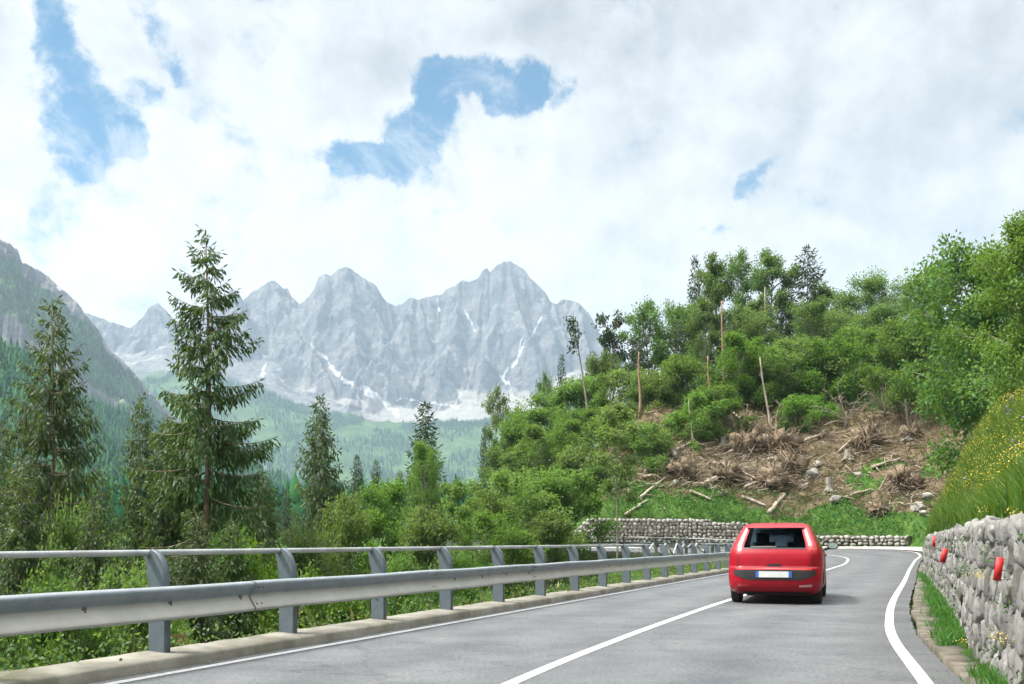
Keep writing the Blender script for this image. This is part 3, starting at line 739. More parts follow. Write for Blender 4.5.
# ------------------------------------------------------------------ trees
M_BARK_S = pmat('spruce_bark', (.10, .075, .055), (.24, .18, .13), 9, .95, 30, .6, .02, scl=(1, 1, .35))
M_BARK_D = pmat('grey_bark', (.12, .11, .095), (.27, .25, .21), 8, .95, 30, .5, .02, scl=(1, 1, .4))
M_BARK_R = pmat('reddish_bark', (.19, .115, .075), (.33, .21, .14), 6, .95, 24, .5, .02, scl=(1, 1, .3))
M_WOOD = pmat('weathered_wood', (0.2295, 0.187, 0.1403), (0.3995, 0.3485, 0.2805), 7, .9, 30, .5, .012, scl=(1, 1, .3), c3=(0.17, 0.1275, 0.085), s3=1.2)
M_NEEDLE = leafmat('spruce_needles', [(0, (0.01966, 0.04514, 0.01985)), (.45, (0.04151, 0.08413, 0.03069)), (.8, (0.06992, 0.1252, 0.0379)), (1, (0.1092, 0.1693, 0.04964))], trans=.28, hue=.012)
M_NEEDLE_D = leafmat('dark_needles', [(0, (.013, .032, .018)), (.6, (.026, .055, .026)), (1, (.048, .085, .033))], trans=.15, hue=.012)
M_LEAF = leafmat('fresh_leaves', [(0, (0.03548, 0.0924, 0.01742)), (.5, (0.07885, 0.1756, 0.0301)), (.85, (0.1281, 0.2402, 0.04356)), (1, (0.1873, 0.2864, 0.06732))], trans=.5, hue=.018)
M_LEAF_D = leafmat('deep_leaves', [(0, (0.0374, 0.09068, 0.02675)), (.5, (0.077, 0.1626, 0.04224)), (.9, (0.1232, 0.2218, 0.05914)), (1, (0.187, 0.276, 0.09152))], trans=.48, hue=.018)
M_LEAF_Y = leafmat('yellow_green_leaves', [(0, (0.044, 0.0924, 0.01408)), (.5, (0.0836, 0.1672, 0.02288)), (1, (0.1496, 0.2508, 0.0396))], trans=.42, hue=.014)
M_DRY = leafmat('dry_twigs', [(0, (.07, .05, .03)), (.5, (.15, .11, .065)), (1, (.24, .18, .11))], trans=.2, hue=.01)

class Proto:
    pass

def spruce(name, seed, Ht, Rad, base=.12, spray=.20, nwh=34, dens=1.0, droop=1.0, dead=.0, mat=None, twigstep=.13, gappy=.1, top_thin=.66):
    r_ = random.Random(seed); tr = MB(); P = []; D = []; L = []; Wd = []
    tr.tube([(.05 * math.sin(z * .5 + seed), .05 * math.cos(z * .4), z) for z in np.linspace(-.6, Ht * .99, 12)], [Ht * .0125 * (1 - .93 * k / 11) for k in range(12)], 8)
    zs = np.linspace(base, .985, nwh) ** .95
    for zf in zs:
        tt = (zf - base) / (1 - base)
        env = min(1.0, 1.22 * (1 - tt) ** top_thin) * (1 - .25 * math.exp(-tt * 9))
        nb = r_.randint(4, 6) if tt < .85 else 4
        a0 = r_.random() * 6.28
        for q in range(nb):
            if r_.random() < gappy * (1 if tt < .7 else .25): continue
            az = a0 + q * 6.283 / nb + r_.uniform(-.35, .35)
            ln = max(.12, Rad * env * r_.uniform(.62, 1.1))
            z = zf * Ht + r_.uniform(-.5, .5) * Ht / nwh
            dr = droop * (.62 * (1 - tt) + .02); up = .26 * (1 - tt) + .28 * tt + .05
            pts = []
            for f in np.linspace(0, 1, 7):
                wob = .05 * ln * math.sin(f * 5 + az * 3)
                pts.append((math.cos(az) * ln * f - math.sin(az) * wob, math.sin(az) * ln * f + math.cos(az) * wob, z + ln * (-dr * f + up * f * f + (.12 * tt) * f)))
            pts = np.array(pts)
            tr.tube(pts, [max(.006, .016 * ln ** .6 * (1 - .8 * f)) for f in np.linspace(0, 1, 7)], 4, cap=False)
            bare = dead * (1 - tt) ** 2
            n = max(2, int(ln * (1 - .15) / twigstep * dens))
            for s_ in range(n):
                f = .10 + .90 * (s_ + r_.random() * .8) / n
                if f > 1 or r_.random() < bare * (1.3 - f): continue
                i_ = min(5, int(f * 6)); g = f * 6 - i_
                p = pts[i_] * (1 - g) + pts[i_ + 1] * g
                bd = pts[i_ + 1] - pts[i_]; bd = bd / (np.linalg.norm(bd) + 1e-9)
                side = np.array([-bd[1], bd[0], 0]) * (1 if s_ % 2 else -1)
                tl = min(1.1, (.24 + .20 * ln) * (1.2 - .75 * f)) * r_.uniform(.7, 1.3)
                dn = droop * (.35 + .75 * (1 - tt))
                d0 = bd * .5 + side * r_.uniform(.15, .85) + np.array([0, 0, -dn * r_.uniform(.35, 1.5)])
                d0 /= np.linalg.norm(d0)
                nsp = max(2, int(tl / (spray * .42)))
                for u in range(nsp):
                    P.append(p + d0 * tl * u / nsp + np.array([0, 0, -.18 * dn * tl * (u / nsp) ** 2])); 
                    D.append(d0 + np.array([r_.gauss(0, .33), r_.gauss(0, .33), r_.gauss(-.25, .25) - .15 * u])); L.append(spray * r_.uniform(.75, 1.35)); Wd.append(spray * r_.uniform(.26, .44))
            P.append(pts[-1]); D.append(pts[-1] - pts[-2]); L.append(spray * 1.3); Wd.append(spray * .34)
    for u in range(4):
        P.append(np.array([0, 0, Ht * .97 + u * .02])); D.append(np.array([r_.gauss(0, .15), r_.gauss(0, .15), 1])); L.append(spray * 1.6); Wd.append(spray * .3)
    cr = MB(); P = np.array(P)
    a = np.clip(.45 + .55 * rng.normal(size=len(P)) * .5 + .18 * fbm(P[:, 0] * 1.2 + 50, P[:, 2] * 1.2, seed, 3), 0, 1)
    cr.leaves(P, np.array(D), np.array(L), np.array(Wd), a)
    root = empty(name); tr.obj('trunk', M_BARK_S, root, True); cr.obj('crown', mat or M_NEEDLE, root)
    pr = Proto(); pr.root = root; pr.H = Ht; pr.W = Rad * 2; pr.used = False; pr.name = name; return pr

def decid(name, seed, Ht, Rad, base=.25, leaf=.26, nleaf=7000, nlimb=16, mat=None, bark=None, shape='round', clump=.55, trunk_r=None, lean=0.0, stems=1, flat=.95):
    r_ = random.Random(seed); g_ = np.random.default_rng(seed); tr = MB(); cl = []; wt = []
    tr_r = trunk_r or Ht * .014
    prof = {'round': lambda t: math.sqrt(max(.02, 1 - (2 * t - .85) ** 2 * .85)), 'tall': lambda t: .55 + .45 * math.sin(3.14 * min(1, t * .95 + .1)), 'spread': lambda t: .6 + .55 * t * (1.5 - t), 'bush': lambda t: math.sqrt(max(.03, 1 - t * t * .92)), 'cone': lambda t: max(.1, 1 - .85 * t)}[shape]
    for st in range(stems):
        sx, sy = (0, 0) if stems == 1 else (r_.uniform(-.25, .25) * Rad, r_.uniform(-.25, .25) * Rad)
        hx = Ht * (1 if st == 0 else r_.uniform(.7, .98))
        lx, ly = lean + (0 if stems == 1 else sx * .9 / Ht * 2), (0 if stems == 1 else sy * .9 / Ht * 2)
        ph = r_.random() * 6
        def stem(zf): return np.array([sx + lx * hx * zf + .022 * Ht * math.sin(zf * 5 + ph) * zf, sy + ly * hx * zf + .022 * Ht * math.cos(zf * 4 + ph) * zf, hx * zf])
        zz = np.linspace(-.08, .96, 11)
        tr.tube([stem(z) for z in zz], [max(.012, tr_r * (1 - .9 * max(0, z)) * (1.25 if z < .02 else 1)) for z in zz], 7)
        nl = max(4, nlimb // stems)
        for k in range(nl):
            t = (k + r_.random() * .8) / nl; zf = base + (1 - base) * t * .95
            az = k * 2.4 + r_.uniform(-.5, .5); ln = Rad * prof(t) * r_.uniform(.6, 1.12)
            el = r_.uniform(.15, .75) + .35 * t
            p0 = stem(zf); d = np.array([math.cos(az) * math.cos(el), math.sin(az) * math.cos(el), math.sin(el)])
            pts = [p0 + d * ln * f + np.array([0, 0, .10 * ln * math.sin(f * 3)]) + np.array([r_.gauss(0, .04), r_.gauss(0, .04), 0]) * ln * f for f in np.linspace(0, 1, 5)]
            tr.tube(pts, [max(.008, tr_r * .42 * (1 - .85 * f)) for f in np.linspace(0, 1, 5)], 5, cap=False)
            nsub = r_.randint(4, 7)
            for q in range(nsub):
                f = .35 + .65 * (q + r_.random()) / nsub; f = min(f, 1)
                i_ = min(3, int(f * 4)); p = pts[i_] + (pts[i_ + 1] - pts[i_]) * (f * 4 - i_)
                d2 = d + np.array([r_.gauss(0, .7), r_.gauss(0, .7), r_.gauss(.1, .5)]); d2 /= np.linalg.norm(d2)
                l2 = ln * .42 * r_.uniform(.5, 1.1)
                e = p + d2 * l2
                tr.tube([p, p + d2 * l2 * .5 + np.array([0, 0, .04 * l2]), e], [max(.006, tr_r * .16), max(.005, tr_r * .1), .004], 4, cap=False)
                cl.append(e); wt.append(r_.uniform(.5, 1.3)); cl.append(p + d2 * l2 * .55); wt.append(r_.uniform(.2, .8))
        cl.append(stem(1.0)); wt.append(1); cl.append(stem(.93)); wt.append(1)
    cl = np.array(cl); wt = np.array(wt) / sum(wt)
    cs = clump * Rad * .42 * g_.uniform(.65, 1.3, len(cl)); ca = g_.uniform(-.22, .22, len(cl))
    k = g_.choice(len(cl), nleaf, p=wt)
    dirs = g_.normal(size=(nleaf, 3)); dirs /= np.linalg.norm(dirs, axis=1)[:, None]
    rad = g_.random(nleaf) ** .5
    off = dirs * rad[:, None] * cs[k][:, None] * (1 + .35 * fbm(dirs[:, :1] * 3 + k[:, None], dirs[:, 2:] * 3, 4, 2)); off[:, 2] *= flat
    P = cl[k] + off
    D = dirs * .6 + g_.normal(size=(nleaf, 3)) * .6 + np.array([0, 0, -.25])
    a = np.clip(.48 + ca[k] + g_.normal(size=nleaf) * .16, 0, 1)
    cr = MB(); cr.leaves(P, D, leaf * g_.uniform(.65, 1.3, nleaf), leaf * g_.uniform(.42, .7, nleaf), a, up=(0, 0, .7))
    root = empty(name); tr.obj('trunk', bark or M_BARK_D, root, True); cr.obj('crown', mat or M_LEAF, root)
    pr = Proto(); pr.root = root; pr.H = Ht * 1.03; pr.W = Rad * 2.15; pr.used = False; pr.name = name; return pr

PR = {}
PR['spruce_big'] = spruce('spruce_tree', 3, 14, 2.7, .10, .165, 27, 1.6, 1.35, .12, twigstep=.05, gappy=.24)
PR['spruce_thin'] = spruce('spruce_tree', 5, 12, 2.5, .24, .165, 30, 1.3, .95, .5, twigstep=.06, gappy=.18)
PR['spruce_full'] = spruce('spruce_tree', 9, 11, 2.2, .03, .19, 38, 1.5, .95, .0, twigstep=.07, gappy=.04)
PR['spruce_brown'] = spruce('spruce_tree', 11, 10, 2.1, .12, .19, 42, 1.3, 1.0, .35, twigstep=.07, gappy=.04)
PR['spruce_dark'] = spruce('spruce_tree', 13, 12, 2.2, .04, .38, 40, 1.1, .7, .0, mat=M_NEEDLE_D, twigstep=.15, gappy=.02)
PR['spruce_ragged'] = spruce('spruce_tree', 17, 12, 2.3, .2, .38, 30, 1.0, .6, .2, mat=M_NEEDLE_D, twigstep=.15, gappy=.18)
PR['pine'] = decid('pine_tree', 21, 11, 2.3, .58, .30, 2600, 12, M_NEEDLE_D, M_BARK_R, 'spread', .55, .17, flat=.45)
PR['round'] = decid('leafy_tree', 31, 9, 3.0, .22, .21, 15000, 20, M_LEAF_D, None, 'round', .60)
PR['tall'] = decid('leafy_tree', 33, 12, 2.4, .35, .21, 11500, 20, M_LEAF_D, None, 'tall', .55)
PR['airy'] = decid('leafy_tree', 35, 11, 2.3, .38, .20, 7000, 18, M_LEAF_D, None, 'tall', .50)
PR['young'] = decid('young_tree', 37, 6, 2.1, .14, .17, 13500, 22, M_LEAF, None, 'bush', .62, .07, stems=3)
PR['young_b'] = decid('young_tree', 39, 6, 2.0, .12, .165, 13000, 20, M_LEAF, None, 'round', .62, .07, stems=2)
PR['bush'] = decid('shrub', 41, 3, 1.7, .08, .14, 9500, 18, M_LEAF_D, None, 'bush', .7, .04, stems=4)
PR['bush_y'] = decid('shrub', 43, 3, 1.6, .08, .15, 6500, 18, M_LEAF_Y, None, 'bush', .65, .035, stems=4)
PR['slender'] = decid('slender_tree', 45, 11, 1.7, .42, .22, 3600, 16, M_LEAF, None, 'round', .52, .075)
PR['near'] = decid('leafy_tree', 47, 12, 4.2, .2, .24, 22000, 30, M_LEAF_D, None, 'round', .52)
PR['nearY'] = decid('leafy_tree', 49, 11, 3.2, .12, .20, 22000, 30, M_LEAF_Y, None, 'tall', .48)

def plant(kind, px, top, Y, label, wpx=None, group=None, cat=None, rz=None, x=None, sink=.1):
    """set a tree on the ground at distance Y, as tall as it stands against the background"""
    pr = PR[kind]
    X = (px - CX) / F * Y if x is None else x
    g = H1(X, Y) - sink
    h = EYE + (HY - top) / F * Y - g
    if wpx:
        need = (wpx / F * Y) / pr.W * .9          # a low crown stands deeper rather than squashed
        if h / pr.H < need: g -= need * pr.H - h; h = need * pr.H
    if pr.used: o = copy_tree(pr.root)
    else: o = pr.root; pr.used = True
    sz = h / pr.H; sx = (wpx / F * Y) / pr.W if wpx else sz * random.uniform(.9, 1.1)
    o.location = (X, Y, g); o.scale = (sx, sx * random.uniform(.92, 1.08), sz); o.rotation_euler = (0, 0, random.random() * 6.28 if rz is None else rz)
    tag(o, label, cat or ('shrub' if 'bush' in kind else 'tree'), group); return o

GL, GS, GR, GV = 'trees below the guardrail', 'trees on the felled slope', 'trees along the ridge', 'trees in the valley'
# --- left of the road, standing below the guardrail
plant('spruce_big', 207, 233, 27, 'tallest spruce with drooping branches behind the second guardrail post', 186, GL, rz=.6)
plant('spruce_thin', 52, 296, 23, 'sparse spruce with bare lower trunk behind the guardrail, far left', 146, GL, rz=2.0)
plant('spruce_full', 141, 396, 31, 'narrow spruce just left of the tallest spruce', 76, GL)
plant('spruce_full', 100, 470, 36, 'dense spruce between the sparse spruce and the tallest spruce', 84, GL)
plant('spruce_full', 2, 420, 29, 'dense spruce cut by the left edge of the view', 100, GL)
plant('spruce_thin', 176, 440, 33, 'half hidden spruce against the trunk of the tallest spruce', 96, GL)
plant('spruce_full', 246, 498, 40, 'low spruce at the right foot of the tallest spruce', 70, GL)
plant('spruce_full', 168, 416, 30, 'spruce pressed close to the left side of the tallest spruce', 104, GL)
plant('spruce_full', 262, 470, 33, 'spruce standing behind the right branches of the tallest spruce', 78, GL)
plant('spruce_full', 66, 448, 28, 'full spruce right behind the sparse spruce with the bare trunk', 96, GL)
plant('spruce_full', 196, 512, 18.5, 'low spruce at the trunk of the tallest spruce, just behind the handrail', 92, GL)
plant('spruce_brown', 320, 396, 42, 'spruce with a browned centre and straight trunks, left of the bright green trees', 76, GL, rz=1.1)
plant('spruce_dark', 357, 456, 88, 'small dark spruce just right of the browned spruce', 24, GV)
plant('spruce_dark', 376, 461, 96, 'small dark spruce, right one of the close pair', 22, GV)
plant('spruce_dark', 425, 403, 78, 'tall dark spruce standing alone before the scree fans', 50, GV)
plant('spruce_dark', 484, 428, 112, 'tiny dark spruce beside the wooded hill edge', 17, GV)
plant('spruce_dark', 287, 490, 90, 'short spruce between the tallest spruce and the browned spruce', 22, GV)
plant('spruce_full', 400, 470, 100, 'pale green young spruce left of the lone dark spruce', 24, GV)
plant('spruce_dark', 411, 482, 92, 'small dark spruce at the foot of the lone dark spruce', 14, GV)
plant('spruce_dark', 272, 506, 95, 'little dark spruce under the right branches of the tallest spruce', 20, GV)
plant('young', 340, 497, 38, 'bright green young tree beside the browned spruce', 66, GL)
plant('young_b', 378, 486, 43, 'bright green rounded tree in front of the pair of small dark spruces', 88, GL)
plant('young', 418, 508, 40, 'low leafy tree behind the guardrail below the lone dark spruce', 74, GL)
plant('young_b', 424, 447, 72, 'leafy tree growing against the left side of the lone dark spruce', 46, GV)
plant('slender', 458, 476, 44, 'thin tree with pale yellow top and forked bare trunk', 48, GL)
plant('young', 478, 492, 52, 'leafy tree right of the thin forked tree', 72, GL)
plant('young_b', 520, 474, 58, 'broad leafy tree at the left foot of the wooded hill', 84, GL)
plant('young', 562, 470, 62, 'dense leafy tree left of the slender tree inside the bend', 90, GL)
plant('young_b', 500, 515, 47, 'low bright bush tree just above the handrail', 70, GL)
plant('young', 540, 512, 56, 'low bushy tree inside the road bend', 66, GL)
plant('slender', 617, 398, 60, 'slender tall tree with bare lower trunk inside the road bend', 62, GL, rz=.4)
plant('bush', 220, 560, 24, 'shrub below the handrail at the foot of the tallest spruce', 90, GL)
plant('bush_y', 262, 566, 21, 'yellow green shrub behind the second guardrail post', 80, GL)
plant('bush', 300, 552, 27, 'shrub behind the handrail, left of the third post', 86, GL)
plant('bush', 118, 592, 14, 'low leafy shrub under the beam, left of the first post', 110, GL)
plant('bush', 40, 606, 12.5, 'low leafy shrub under the beam at the lower left corner', 120, GL)
plant('bush_y', 176, 604, 15.5, 'pale leafy shrub under the beam, right of the first post', 80, GL)
plant('bush_y', 335, 585, 22, 'small yellow green shrub under the beam between second and third posts', 66, GL)
plant('bush', 405, 570, 25, 'small shrub showing under the beam by the third post', 62, GL)
plant('bush', 462, 566, 28, 'small shrub under the beam between fourth and fifth posts', 56, GL)
plant('bush', 78, 540, 19, 'leafy shrub behind the handrail beside the bare spruce trunk', 84, GL)
plant('spruce_full', 22, 462, 19, 'low spruce filling the far left behind the handrail', 110, GL)
plant('spruce_full', 92, 500, 17.5, 'low spruce behind the handrail between the bare spruce trunk and the first post', 96, GL)
plant('spruce_full', 232, 520, 20, 'low spruce behind the handrail before the second post', 84, GL)
plant('spruce_full', 288, 528, 34, 'short spruce in the gap right of the tallest spruce', 56, GL)

# --- the wooded left flank of the hill
plant('round', 600, 470, 84, 'dark leafy tree at the foot of the hill behind the slender tree', 70, GS)
plant('young', 570, 446, 86, 'leafy tree on the left flank just below the brown clearing', 70, GS)
plant('young_b', 532, 430, 100, 'rounded leafy tree low on the left flank of the hill', 66, GS)
plant('young', 506, 442, 112, 'outermost leafy tree at the left end of the hill', 52, GS)
plant('airy', 497, 392, 118, 'dark airy tree leaning out at the left end of the hill', 34, GS)
plant('young_b', 545, 394, 108, 'broad green tree below the small spruce on the left flank', 72, GS)
plant('young', 522, 412, 112, 'leafy tree between the airy dark tree and the broad green tree', 50, GS)
plant('spruce_dark', 562, 356, 116, 'small dark spruce rising from the left flank under the leaning trunk', 22, GS)
plant('airy', 545, 378, 118, 'thin dark tree just left of the small flank spruce', 26, GS)
plant('young', 590, 378, 104, 'green tree under the leaning trunk on the left flank', 64, GS)
plant('young_b', 620, 420, 88, 'deep green rounded tree above the slender tree', 70, GS)
plant('young', 655, 424, 86, 'feathery green tree at the left edge of the felled clearing', 62, GS)
plant('young_b', 636, 372, 100, 'pale green bushy tree left of the reddish trunks', 66, GS)
plant('pine', 612, 326, 118, 'sparse flat topped pine at the left of the ridge', 44, GR)
plant('airy', 648, 306, 116, 'airy round tree with gaps on the left of the ridge', 56, GR)
plant('pine', 639, 346, 110, 'ragged pine with a reddish trunk left of the airy tree', 30, GR)
plant('round', 682, 310, 118, 'dark green tree under the pointed ridge spruce', 60, GR)
plant('spruce_dark', 695, 258, 124, 'pointed dark spruce on the ridge, left of the tall leafy trees', 30, GR)
plant('tall', 718, 262, 122, 'tall blue green leafy tree right of the pointed ridge spruce', 52, GR)
plant('airy', 741, 256, 120, 'tall leafy tree in the middle of the ridge group', 46, GR)
plant('tall', 772, 254, 124, 'open topped leafy tree left of the ragged ridge spruce', 56, GR)
plant('spruce_ragged', 808, 246, 122, 'ragged dark spruce forming the highest tip of the ridge', 52, GR)
plant('spruce_dark', 786, 282, 126, 'dark broad spruce hidden below the ragged ridge spruce', 46, GR)
plant('spruce_dark', 748, 296, 116, 'dark spruce behind the pale straight stem on the ridge', 40, GR)
plant('spruce_dark', 678, 322, 110, 'dark spruce in the wood below the pointed ridge spruce', 34, GS)
plant('round', 826, 292, 122, 'blue green tree right of the ragged ridge spruce', 60, GR)
plant('tall', 706, 300, 112, 'green tree standing behind the broken reddish trunk', 44, GR)
plant('tall', 760, 300, 110, 'leafy tree with a pale straight stem below the ridge group', 42, GR)
plant('round', 868, 280, 116, 'round crowned tree standing alone on the skyline', 66, GR)
plant('round', 908, 284, 112, 'darker tree between the round crowned tree and the big roadside trees', 60, GR)
plant('tall', 932, 268, 104, 'tall leafy tree behind the big roadside trees', 62, GR)
plant('round', 845, 318, 110, 'low rounded tree at the left foot of the round crowned tree', 60, GR)
# --- young growth in front of the ridge
for (px, top, Y, wd, kd, lb) in [
    (672, 356, 98, 62, 'young', 'bright feathery tree left of the dark spruce stem in the middle slope'),
    (690, 398, 90, 60, 'young_b', 'low feathery tree above the left part of the felled clearing'),
    (709, 340, 101, 26, 'spruce_brown', 'thin browned spruce with reddish trunk in the middle of the slope'),
    (735, 340, 98, 70, 'young_b', 'broad feathery tree right of the browned spruce on the slope'),
    (768, 348, 97, 66, 'young', 'feathery tree behind the tall dead pole'),
    (800, 340, 99, 66, 'young_b', 'feathery tree right of the tall dead pole'),
    (836, 336, 97, 70, 'young', 'feathery green tree above the pale fallen branches'),
    (868, 330, 101, 66, 'young_b', 'leafy tree directly above the pale branching snag'),
    (896, 322, 102, 60, 'young', 'leafy tree right of the pale branching snag'),
    (720, 386, 92, 58, 'young', 'low green bush tree above the slanting log'),
    (790, 396, 92, 46, 'young', 'low green bush tree right of the dead pole'),
    (820, 396, 94, 44, 'young_b', 'low green bush tree left of the pale fallen branches'),
    (748, 312, 106, 60, 'round', 'dense tree behind the feathery trees in the middle of the slope'),
    (652, 372, 96, 56, 'young', 'green tree just right of the ragged pine'),
    (812, 306, 108, 60, 'round', 'dense dark tree in the shade below the ridge spruce'),
    (882, 308, 104, 60, 'round', 'dense tree below the round crowned skyline tree'),
    (605, 352, 110, 46, 'young', 'leafy tree under the sparse flat topped pine'),
    (638, 338, 106, 28, 'spruce_dark', 'narrow dark spruce beside the reddish trunk left of the airy tree'),
    (732, 322, 104, 26, 'spruce_dark', 'narrow dark spruce showing between the feathery trees in mid slope'),
    (850, 312, 112, 26, 'spruce_dark', 'narrow dark spruce left of the round crowned skyline tree'),
    (578, 410, 96, 56, 'young_b', 'leafy tree left of the brown clearing on the flank')]:
    plant(kd, px, top, Y, lb, wd, GS)
# --- big trees close on the right
plant('near', 950, 258, 64, 'big dark leafy tree overhanging the grassy bank', 165, 'roadside trees on the right bank', x=30.3)
plant('nearY', 1012, 226, 36, 'bright yellow green tree at the right edge above the bank', 130, 'roadside trees on the right bank', x=18.6)
plant('near', 1022, 300, 44, 'dark leafy tree in the shade behind the bright right edge tree', 170, 'roadside trees on the right bank', x=24.0)
plant('young', 915, 312, 88, 'feathery tree at the left edge of the big roadside trees', 88, 'roadside trees on the right bank')
# ------------------------------------------------------------------ guardrails
M_GALV = pmat('galvanised_steel', (0.312, 0.3276, 0.3354), (0.4368, 0.4485, 0.4524), 3.5, .42, 40, .12, .004, metal=.35, c3=(0.2808, 0.273, 0.2418), s3=1.4)
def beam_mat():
    """galvanised steel, rusty in spots, with shade under the upper fold and a lit lower fold painted in"""
    m, nt, b = new_mat('shaded_galvanised_steel'); v = coords(nt)
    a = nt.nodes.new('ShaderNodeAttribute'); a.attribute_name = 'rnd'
    zinc_shade = ramp(nt, [(.3, (.17, .205, .235)), (.7, (.27, .305, .335))], noise(nt, v, 5, 7, .65))
    zinc_lit = ramp(nt, [(.3, (.36, .35, .32)), (.7, (.47, .455, .42))], noise(nt, v, 3, 7, .7))
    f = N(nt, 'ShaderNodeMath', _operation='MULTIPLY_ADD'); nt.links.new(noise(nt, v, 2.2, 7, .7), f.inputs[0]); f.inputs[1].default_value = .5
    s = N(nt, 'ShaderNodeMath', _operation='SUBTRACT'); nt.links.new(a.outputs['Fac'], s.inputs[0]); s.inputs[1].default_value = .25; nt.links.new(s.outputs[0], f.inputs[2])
    fr = ramp(nt, [(.15, (0, 0, 0)), (.75, (1, 1, 1))], f.outputs[0])  # painted shade: dark bluish under the upper fold, pale on the lower
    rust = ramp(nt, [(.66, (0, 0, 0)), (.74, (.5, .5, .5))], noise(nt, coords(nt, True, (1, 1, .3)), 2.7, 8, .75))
    nt.links.new(mix(nt, rust.outputs[0], mix(nt, fr.outputs[0], zinc_shade.outputs[0], zinc_lit.outputs[0]), (.17, .13, .09)), b.inputs['Base Color'])
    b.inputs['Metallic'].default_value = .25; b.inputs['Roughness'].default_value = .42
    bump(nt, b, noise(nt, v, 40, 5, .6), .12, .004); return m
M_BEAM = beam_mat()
M_POST = pmat('post_steel', (0.09017, 0.1167, 0.1432), (0.1485, 0.1803, 0.2122), 4, .5, 30, .15, .004, metal=.3, c3=(0.1061, 0.1167, 0.1167), s3=2.5)
M_BOLT = pmat('bolt_steel', (.10, .095, .09), (.20, .18, .16), 30, .6, metal=.4)

def resample(P, step):
    s_ = np.concatenate([[0], np.cumsum(np.linalg.norm(np.diff(P, axis=0), axis=1))])
    q = np.arange(0, s_[-1], step)
    return np.stack([np.interp(q, s_, P[:, 0]), np.interp(q, s_, P[:, 1])], 1)

def beam_profile():
    # W shaped rail, (out towards the road, height); both lips roll over
    pts = [(-.012, .300), (.03, .312), (.07, .304), (.09, .284), (.088, .265), (.060, .228), (.025, .188), (.010, .172), (.008, .160), (.030, .118), (.065, .062), (.084, .036), (.086, .020), (.066, .004), (.022, 0), (-.012, .010)]
    return np.array(pts)

def sweep(mb, P, prof, z0, off=0.0, thick=.006, jitter=None):
    T = np.gradient(P, axis=0); T /= np.linalg.norm(T, axis=1)[:, None]; Nr = np.stack([T[:, 1], -T[:, 0]], 1)
    zz = zr(P[:, 0], P[:, 1]) + z0
    pf = np.concatenate([prof, (prof - np.array([thick, 0]))[::-1]]); n = len(pf)
    V = np.stack([np.concatenate([P + Nr * (o_ + off), (zz + h_)[:, None]], 1) for o_, h_ in pf], 1)
    if jitter is not None: V[..., 2] += jitter[:, None]
    k = len(P); i = np.arange(k - 1)[:, None] * n; j = np.arange(n)[None]; j2 = (j + 1) % n
    Q = np.stack([i + j, i + n + j, i + n + j2, i + j2], -1).reshape(-1, 4)
    c0 = np.arange(n); 
    n1 = len(prof); fold_lit = np.array([{5: .25, 6: .1, 7: .35, 8: .75, 9: 1, 10: 1, 11: .9, 12: .6}.get(q if q < n1 else 2 * n1 - 1 - q, .3 if (q if q < n1 else 2 * n1 - 1 - q) < 3 else .05) for q in range(n)])  # how lit each fold of the profile is painted
    mb.add(V.reshape(-1, 3), Q, a=np.tile(fold_lit, k))

def post_mesh(sc=1.0):
    """steel channel whose top curves back from the road to carry the handrail; +x points to the road"""
    mb = MB()
    out = [(.085, -.12), (.085, .62), (.080, .70), (.072, .79), (.040, .87), (-.005, .935), (-.06, .972), (-.085, .975)]
    inn = [(-.09, -.12), (-.09, .62), (-.092, .68), (-.105, .75), (-.115, .81), (-.13, .865), (-.15, .915), (-.155, .94)]
    inn[-1] = (-.150, .965); inn[-2] = (-.145, .935)
    n = len(out); t = .006
    for y0, y1 in ((-t, t),):
        V = [(x, y0, z) for x, z in out] + [(x, y0, z) for x, z in inn] + [(x, y1, z) for x, z in out] + [(x, y1, z) for x, z in inn]
        Q = []
        for i in range(n - 1):
            Q += [[i, i + 1, n + i + 1, n + i], [2 * n + i, 3 * n + i, 3 * n + i + 1, 2 * n + i + 1]]
        Q += [[n - 1, 3 * n - 1, 4 * n - 1, 2 * n - 1]]
        mb.add(V, Q)
    for side, y0, y1 in ((out, -.004, .072), (inn, -.002, .070)):
        sgn = 1 if side is out else -1
        V = []
        for (x, z) in side: V += [(x, y0, z), (x, y1, z), (x + sgn * .008, y0, z + .003), (x + sgn * .008, y1, z + .003)]
        Q = []
        for i in range(n - 1):
            a = i * 4; c = a + 4
            Q += [[a + 2, a + 3, c + 3, c + 2], [a, c, c + 1, a + 1], [a, a + 2, c + 2, c], [a + 1, c + 1, c + 3, a + 3]]
        mb.add(V, Q)
    mb.box((0, .03, .018), (.23, .12, .012))
    return mb.mesh('post', M_POST)
POST = post_mesh()
bb = MB()
for dz in (-.03, .03): bb.tube([(0, 0, dz), (.018, 0, dz)], .010, 6)
bb.box((.004, 0, 0), (.006, .045, .08))
BOLT = bb.mesh('bolt', M_BOLT)

RIVET = MB().tube([(0, 0, 0), (.016, 0, 0)], .014, 6).mesh('bolt', M_BOLT)
def link(me, name, parent, loc, rz):
    o = bpy.data.objects.new(name, me); COL.objects.link(o); o.parent = parent; o.location = loc; o.rotation_euler = (0, 0, rz); return o

